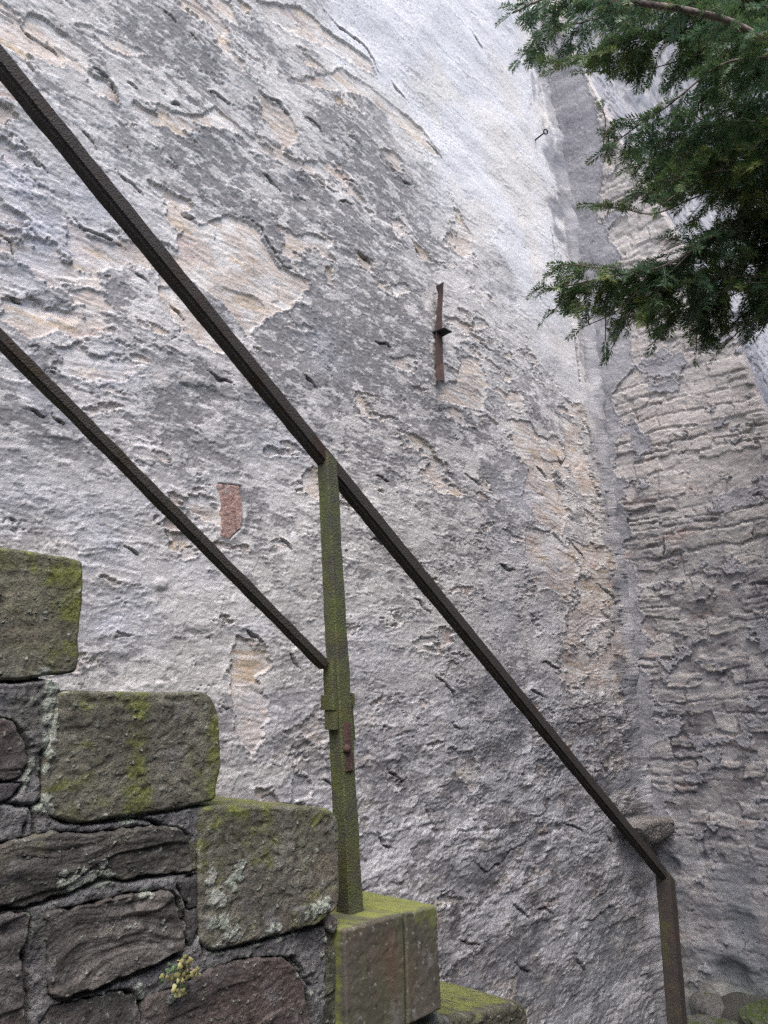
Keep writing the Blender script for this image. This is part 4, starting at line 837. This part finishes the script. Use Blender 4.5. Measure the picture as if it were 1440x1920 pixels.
BOUGH = [
 ([(1600,150),(1520,112),(1440,78),(1372,42),(1300,22),(1215,8),(1120,0)], 2.0, 0.0115),
 ([(1600,-40),(1450,-70),(1300,-50),(1150,-25),(1030,-5),(960,25)], 2.45, 0.007),
 ([(1560,90),(1440,106),(1352,122),(1250,200),(1190,240),(1130,285)], 2.30, 0.0045),
 ([(1600,200),(1500,236),(1440,262),(1370,302),(1300,342),(1240,385)], 2.15, 0.0045),
 ([(1620,330),(1520,360),(1440,390),(1375,416),(1300,468),(1240,500),(1180,512),(1100,528),(1030,545)], 2.35, 0.006),
 ([(1372,42),(1250,60),(1180,75),(1110,100),(1045,130)], 2.42, 0.004),
 ([(1620,280),(1450,330),(1330,360),(1230,400),(1170,392),(1115,386)], 2.5, 0.004),
 ([(1620,400),(1500,430),(1400,490),(1345,560),(1320,640)], 2.45, 0.005),
 ([(1640,440),(1520,480),(1450,540),(1410,610)], 2.4, 0.004),
 ([(1440,390),(1340,450),(1270,520),(1240,600)], 2.5, 0.004),
 ([(1300,468),(1230,540),(1190,600)], 2.4, 0.003), ([(1180,512),(1140,560),(1135,640)], 2.36, 0.0025), ([(1100,528),(1060,560),(1025,595)], 2.36, 0.0022),
 ([(1180,512),(1110,500),(1060,495)], 2.38, 0.0022),([(1640,470),(1500,545),(1400,610),(1352,655)], 2.4, 0.004),([(1640,500),(1520,560),(1445,600),(1425,625)], 2.35, 0.003),([(1400,490),(1300,560),(1228,640)], 2.5, 0.003),([(1300,468),(1200,560),(1146,655)], 2.45, 0.003),([(1240,500),(1160,580),(1090,615)], 2.4, 0.0025),([(1345,560),(1310,610),(1305,660)], 2.45, 0.0022),([(1130,285),(1135,230),(1130,205)],2.35,0.0016),([(1300,22),(1220,90),(1160,130),(1100,135)],2.5,0.003),([(1215,8),(1100,40),(1020,60),(975,110)],2.45,0.003),
]
for k in range(54):
    for _ in range(60):
        ex, ey = rng.uniform(1060, 1700), rng.uniform(-240, 600); ex += 60 * (ex < 1250); dz = rng.uniform(2.15, 3.0)
        if inside_yew(at(ex, ey, dz)[None])[0]: break
    sx = min(1850, ex + rng.uniform(260, 420)); sy = ey - rng.uniform(0, 160) + 40; mx, my = (sx + ex) / 2, (sy + ey) / 2 - rng.uniform(0, 50)
    BOUGH.append(([(sx, sy), (mx, my), (ex, ey)], dz, 0.0035))
NP, ND, NS, NC, NL = [], [], [], [], []
shoot_paths = []
def needles(path, dens, L0, tone, young):
    """two ranks of needles along a twig"""
    seg = np.diff(path, axis=0); l = np.linalg.norm(seg, axis=1); cum = np.concatenate([[0], np.cumsum(l)]); tot = cum[-1]
    n = max(4, int(tot / dens)); s = (np.arange(n) + rng.uniform(0, 1, n) * 0.5) / n * tot
    P = np.stack([np.interp(s, cum, path[:, i]) for i in range(3)], 1); i = np.clip(np.searchsorted(cum, s) - 1, 0, len(seg) - 1); T = seg[i] / l[i][:, None]
    up0 = np.array([0, 0, 1.0]) + rng.normal(0, 0.35, 3); S = np.cross(T, up0); S /= np.linalg.norm(S, axis=1)[:, None] + 1e-6; U = np.cross(S, T)
    for sg in (-1, 1):
        ang = rng.normal(0.95, 0.14, n); lift = rng.normal(0.22, 0.28, n); d = T * np.cos(ang)[:, None] + (S * sg * np.cos(lift)[:, None] + U * np.sin(lift)[:, None]) * np.sin(ang)[:, None]
        tt = s / tot; L = L0 * (0.75 + 0.35 * np.sin(np.clip(tt, 0, 1) * 2.6 + 0.3)) * rng.uniform(0.85, 1.12, n) * (1 - 0.35 * ss(0.85, 1.0, tt))
        NP.append(P); ND.append(d); NS.append(np.cross(d, U)); NL.append(L)
        base = np.array([0.100, 0.165, 0.048]); blue = np.array([0.076, 0.146, 0.078]); yel = np.array([0.20, 0.23, 0.060])
        c = base + (blue - base) * tone + (yel - base) * (young * ss(0.35, 1.0, tt))[:, None]; c = c * rng.uniform(0.7, 1.35, (n, 1)); NC.append(c)
def shoot(p0, d0, L, r, droop, k=7):
    pts = [p0]; d = d0 / np.linalg.norm(d0)
    for i in range(k):
        d = d + np.array([0, 0, -droop / k]) + rng.normal(0, 0.05, 3); d /= np.linalg.norm(d); pts.append(pts[-1] + d * L / k)
    return np.array(pts)
nb_ = 0
for bi, (pp, dep, r0) in enumerate(BOUGH):
    P = [at(x, y, dep + 0.10 * math.sin(bi * 1.7 + j * 0.8)) for j, (x, y) in enumerate(pp)]
    if pp[0][0] > 1500: P = [yroot + (ytop - yroot) * float(np.clip((P[0][2] - yroot[2] - 0.15) / 5.6, 0.1, 0.98))] + P
    C = catmull(P, 10); k0 = 10 if pp[0][0] > 1500 else 0
    n = len(C); o = lathe_tube("bough", list(C), list(np.linspace(r0, max(0.0016, r0 * (0.62 if r0 > 0.01 else 0.35)), n)), bk, yew, 8); nb_ += 1
    seg = np.diff(C, axis=0); l = np.linalg.norm(seg, axis=1); cum = np.concatenate([[0], np.cumsum(l)]); s = cum[k0]; side = 1
    tone_b = rng.uniform(0, 1)
    while s < cum[-1]:
        p = np.array([np.interp(s, cum, C[:, i]) for i in range(3)]); i = min(len(seg) - 1, max(0, np.searchsorted(cum, s) - 1)); T = seg[i] / l[i]
        rem = (cum[-1] - s) / (cum[-1] - cum[k0]); S = np.cross(T, [0, 0, 1]); S /= np.linalg.norm(S) + 1e-6; U = np.cross(S, T)
        a = rng.uniform(0.6, 1.1); ro = rng.normal(0, 0.7); d = T * math.cos(a) + (S * side * math.cos(ro) + U * math.sin(ro)) * math.sin(a)
        L = (0.07 + 0.13 * min(1, rem * 1.6)) * rng.uniform(0.6, 1.25); sh = shoot(p, d, L, 0.0016, rng.uniform(0.1, 0.9)); side = -side; s += rng.uniform(0.016, 0.034) * (1.5 if r0 > 0.01 else 1)
        tone = np.clip(tone_b + rng.normal(0, 0.3), 0, 1)
        ok = inside_yew(sh)
        if not ok[-1] or ok.sum() < 5:
            sh = sh[:max(2, int(np.argmin(ok)) if not ok.all() else len(sh))]
            if len(sh) < 4 or not inside_yew(sh[-1][None])[0]: continue
        young = 1.0 if rng.random() < 0.30 else 0.12
        needles(sh, 0.0038, 0.024, tone, young); shoot_paths.append((sh, 0.0013))
        m = int(L / 0.020); sd2 = 1
        for j in range(1, m):
            f = j / m; q = sh[min(len(sh) - 1, int(f * (len(sh) - 1)))]; t2 = sh[min(len(sh) - 1, int(f * (len(sh) - 1)) + 1)] - sh[max(0, int(f * (len(sh) - 1)) - 1)]
            if np.linalg.norm(t2) < 1e-6: continue
            t2 /= np.linalg.norm(t2); S2 = np.cross(t2, [0.1, 0.2, 1]); S2 /= np.linalg.norm(S2); a2 = rng.uniform(0.6, 1.0)
            tw = shoot(q, t2 * math.cos(a2) + (S2 * sd2 + rng.normal(0, 0.35, 3)) * math.sin(a2), rng.uniform(0.03, 0.075) * (1.1 - 0.5 * f), 0.001, rng.uniform(0.0, 0.6), 5); sd2 = -sd2
            if inside_yew(tw[[-1, 3]]).all(): needles(tw, 0.0038, 0.022, tone, young); shoot_paths.append((tw, 0.0009))
    tipd = C[-1] - C[-3]; tipd /= np.linalg.norm(tipd); needles(shoot(C[-1], tipd, 0.06, 0.001, 0.3), 0.003, 0.02, tone_b, 0.6)
NP = np.concatenate(NP); ND = np.concatenate(ND); NS = np.concatenate(NS); NL = np.concatenate(NL)[:, None]; NC = np.concatenate(NC)
NS /= np.linalg.norm(NS, axis=1)[:, None] + 1e-6; wdt = 0.0018
cv = np.stack([NP, NP + ND * NL * 0.35 + NS * wdt, NP + ND * NL, NP + ND * NL * 0.35 - NS * wdt], 1); nn = len(cv)
cv[:, 2, 2] -= NL[:, 0] * rng.uniform(0, 0.18, nn)
me = mesh_np("needles", cv.reshape(-1, 3), np.arange(nn * 4).reshape(-1, 4), None, np.repeat(np.clip(NC, 0.006, 1), 4, 0), False); print("needles", nn, "shoots", len(shoot_paths), "boughs", nb_)
fo = link("foliage", me, None, nm); keep(fo, yew); fo["kind"] = "stuff"
# all the thin green-brown twigs the needles sit on
tv, tf = [], []; off = 0
for pth, r in shoot_paths:
    pth = pth[::2] if len(pth) > 5 else pth
    n = len(pth); t = pth[-1] - pth[0]; t /= np.linalg.norm(t) + 1e-9; a = np.cross(t, [0.3, 0.5, 0.8]); a /= np.linalg.norm(a); b = np.cross(t, a)
    for i in range(n):
        rr = r * (1 - 0.5 * i / n)
        for k in range(3): tv.append(pth[i] + rr * (math.cos(2.0944 * k) * a + math.sin(2.0944 * k) * b))
    for i in range(n - 1):
        for k in range(3): tf.append((off + i * 3 + k, off + i * 3 + (k + 1) % 3, off + (i + 1) * 3 + (k + 1) % 3, off + (i + 1) * 3 + k))
    off += n * 3
tw_ = link("twigs", mesh_np("twigs", np.array(tv), np.array(tf), None, None), None, bk); keep(tw_, yew); tw_["kind"] = "stuff"

# ------------------------------------------------------------------ small plant in the joint
lm, lt_, lb = mat_new("small leaf"); la = lt_.nodes.new("ShaderNodeAttribute"); la.attribute_name = "Tint"; lt_.links.new(la.outputs["Color"], lb.inputs["Base Color"]); lb.inputs["Roughness"].default_value = 0.55
pr = on_n(344, 1815, DS - 0.012); plant = thing("wall_plant", "tiny wall plant with yellowish three-lobed leaves growing from the mortar joint", "plant", tuple(pr))
LV = [(348,1796,9,0),(342,1803,7,0),(354,1804,7,0),(346,1812,9,0),(336,1812,7,0),(357,1812,7,0),(326,1818,7,1),(318,1824,7,1),(331,1813,6,1),(370,1818,6,0),(365,1823,7,0),(358,1829,8,0),(346,1829,7,0),(333,1830,9,0),(326,1835,8,0),(318,1837,7,0),(304,1832,7,0),(305,1840,6,1),(338,1835,7,0),(352,1835,8,0),(346,1842,7,0),(336,1847,10,1),(328,1852,8,0),(340,1858,8,0),(347,1862,8,0),(333,1864,8,0),(326,1858,6,0),(351,1822,6,0),(340,1822,6,1)]
lc, lf, lcol = [], [], []; off = 0; stems = []
for x, y, r, kind in LV + [(x + rng.uniform(-9, 9), y + rng.uniform(-8, 8), r * 0.8, k) for x, y, r, k in LV]:
    c = on_n(x, y, DS - 0.022 - rng.uniform(0, 0.022)); R_ = r / F * 1.42 * 0.62; stems.append(c)
    nrm = NW * 1.0 + rng.normal(0, 0.42, 3); nrm /= np.linalg.norm(nrm); a = np.cross(nrm, [0, 0, 1]); a /= np.linalg.norm(a); b = np.cross(nrm, a); ph = rng.uniform(0, 6.28)
    m = 18; pts = [c + nrm * 0.0012]
    for k in range(m):
        th = 2 * math.pi * k / m; rad = R_ * (0.62 + 0.38 * abs(math.cos(1.5 * th + ph))) ; pts.append(c + (a * math.cos(th) + b * math.sin(th)) * rad - nrm * 0.0015)
    lc += pts; lf += [(off, off + 1 + k, off + 1 + (k + 1) % m) for k in range(m)]; off += m + 1
    col = np.array([0.25, 0.235, 0.095]) if kind == 0 else np.array([0.10, 0.17, 0.075]); lcol += [col * rng.uniform(0.75, 1.2)] * (m + 1)
keep(link("leaves", mesh_np("leaves", np.array(lc), None, np.array(lf), np.array(lcol)), None, lm), plant)
for j in range(0, len(stems), 3):
    e = stems[j]; keep(lathe_tube("stem", [pr + N * 0.01, (pr + e) / 2 + NW * 0.006, e], [0.0012, 0.001, 0.0007], lm if False else bk, None, 5), plant)

# ------------------------------------------------------------------ beyond and behind
pm, ptt, pbb = mat_new("painted zinc"); pn = noise_node(ptt, ptt.nodes.new("ShaderNodeTexCoord").outputs["Object"], 12, 5, 0.6)
ptt.links.new(ramp(ptt, pn.outputs[0], [(0.3, (0.42, 0.46, 0.52)), (0.7, (0.56, 0.60, 0.66))]).outputs[0], pbb.inputs["Base Color"]); pbb.inputs["Roughness"].default_value = 0.35; pbb.inputs["Metallic"].default_value = 0.3
om, ot, ob = mat_new("orange render"); on_ = noise_node(ot, ot.nodes.new("ShaderNodeTexCoord").outputs["Object"], 9, 6, 0.65)
ot.links.new(ramp(ot, on_.outputs[0], [(0.3, (0.42, 0.17, 0.06)), (0.7, (0.58, 0.27, 0.11))]).outputs[0], ob.inputs["Base Color"]); ob.inputs["Roughness"].default_value = 0.9
pa = at(1368, -50, 4.2); pbq = at(1410, 60, 4.2); pcq = at(1448, 170, 4.2)
dpth = thing("drainpipe", "pale grey drainpipe glimpsed through the yew in the top right corner", "drainpipe", tuple(pbq))
pdn = pcq.copy(); pdn[2] = GZ
lathe_tube("pipe", list(catmull([pa + np.array([0, 0, 0.6]), pa, pbq, pcq, pcq + np.array([0.02, 0, -0.8]), pdn], 6)), [0.058] * 31, pm, dpth, 20)
ba = at(1408, -20, 4.1); lathe_tube("bracket", [ba, at(1430, 30, 4.1)], [0.010, 0.010], M_BLACK, dpth, 8)
def box(name, p0, ex, ey, ez, mat, parent=None):
    p0 = np.array(p0, float); co = np.array([p0 + ex * a + ey * b + ez * c for a in (0, 1) for b in (0, 1) for c in (0, 1)])
    f = [(0, 1, 3, 2), (4, 6, 7, 5), (0, 4, 5, 1), (2, 3, 7, 6), (0, 2, 6, 4), (1, 5, 7, 3)]
    me = mesh_np(name, co, np.array(f), None, None, False); bm = bmesh.new(); bm.from_mesh(me); bmesh.ops.recalc_face_normals(bm, faces=bm.faces); bm.to_mesh(me); bm.free()
    o = link(name, me, None, mat); return keep(o, parent) if parent is not None else o
hp = at(1440, 20, 4.45); hp[2] = GZ
rx_ = RT * np.array([1, 1, 0]); rx_ /= np.linalg.norm(rx_); fy_ = (hp - EYE) * np.array([1, 1, 0]); fy_ /= np.linalg.norm(fy_)
tp = thing("orange_upright", "orange-brown upright, guessed to be a timber post, just visible beside the drainpipe, in the topmost right corner", "post", tuple(hp))  # stand-in for an orange sliver, kept narrow to bounce less orange light
box("post_shaft", hp - rx_ * 0.02, rx_ * 0.12, fy_ * 0.12, Z3 * 6.2, om, tp)
box("cap", hp - rx_ * 0.04 - fy_ * 0.02 + Z3 * 6.2, rx_ * 0.16, fy_ * 0.16, Z3 * 0.05, pm, tp)
# unseen house added across the lane to keep low sky light off the wall feet
rm, rt_, rb = mat_new("grey roughcast"); rn = noise_node(rt_, rt_.nodes.new("ShaderNodeTexCoord").outputs["Object"], 6, 7, 0.65)
rt_.links.new(ramp(rt_, rn.outputs[0], [(0.3, (0.16, 0.155, 0.15)), (0.7, (0.30, 0.29, 0.28))]).outputs[0], rb.inputs["Base Color"]); rb.inputs["Roughness"].default_value = 0.95
ap_ = EYE * np.array([1, 1, 0]) - N * 1.9 - D * 7 + Z3 * GZ
across = thing("added_lane_house", "added unseen grey roughcast house across the lane, blocking low sky light from the peeling wall", "house", tuple(ap_))
box("added_house_wall", ap_, D * 17, -N * 5, Z3 * 3.7, rm, across)
box("added_roof", ap_ + Z3 * 3.7 + N * 0.3, D * 17, -N * 5.4, Z3 * 0.25, M_BLACK, across)
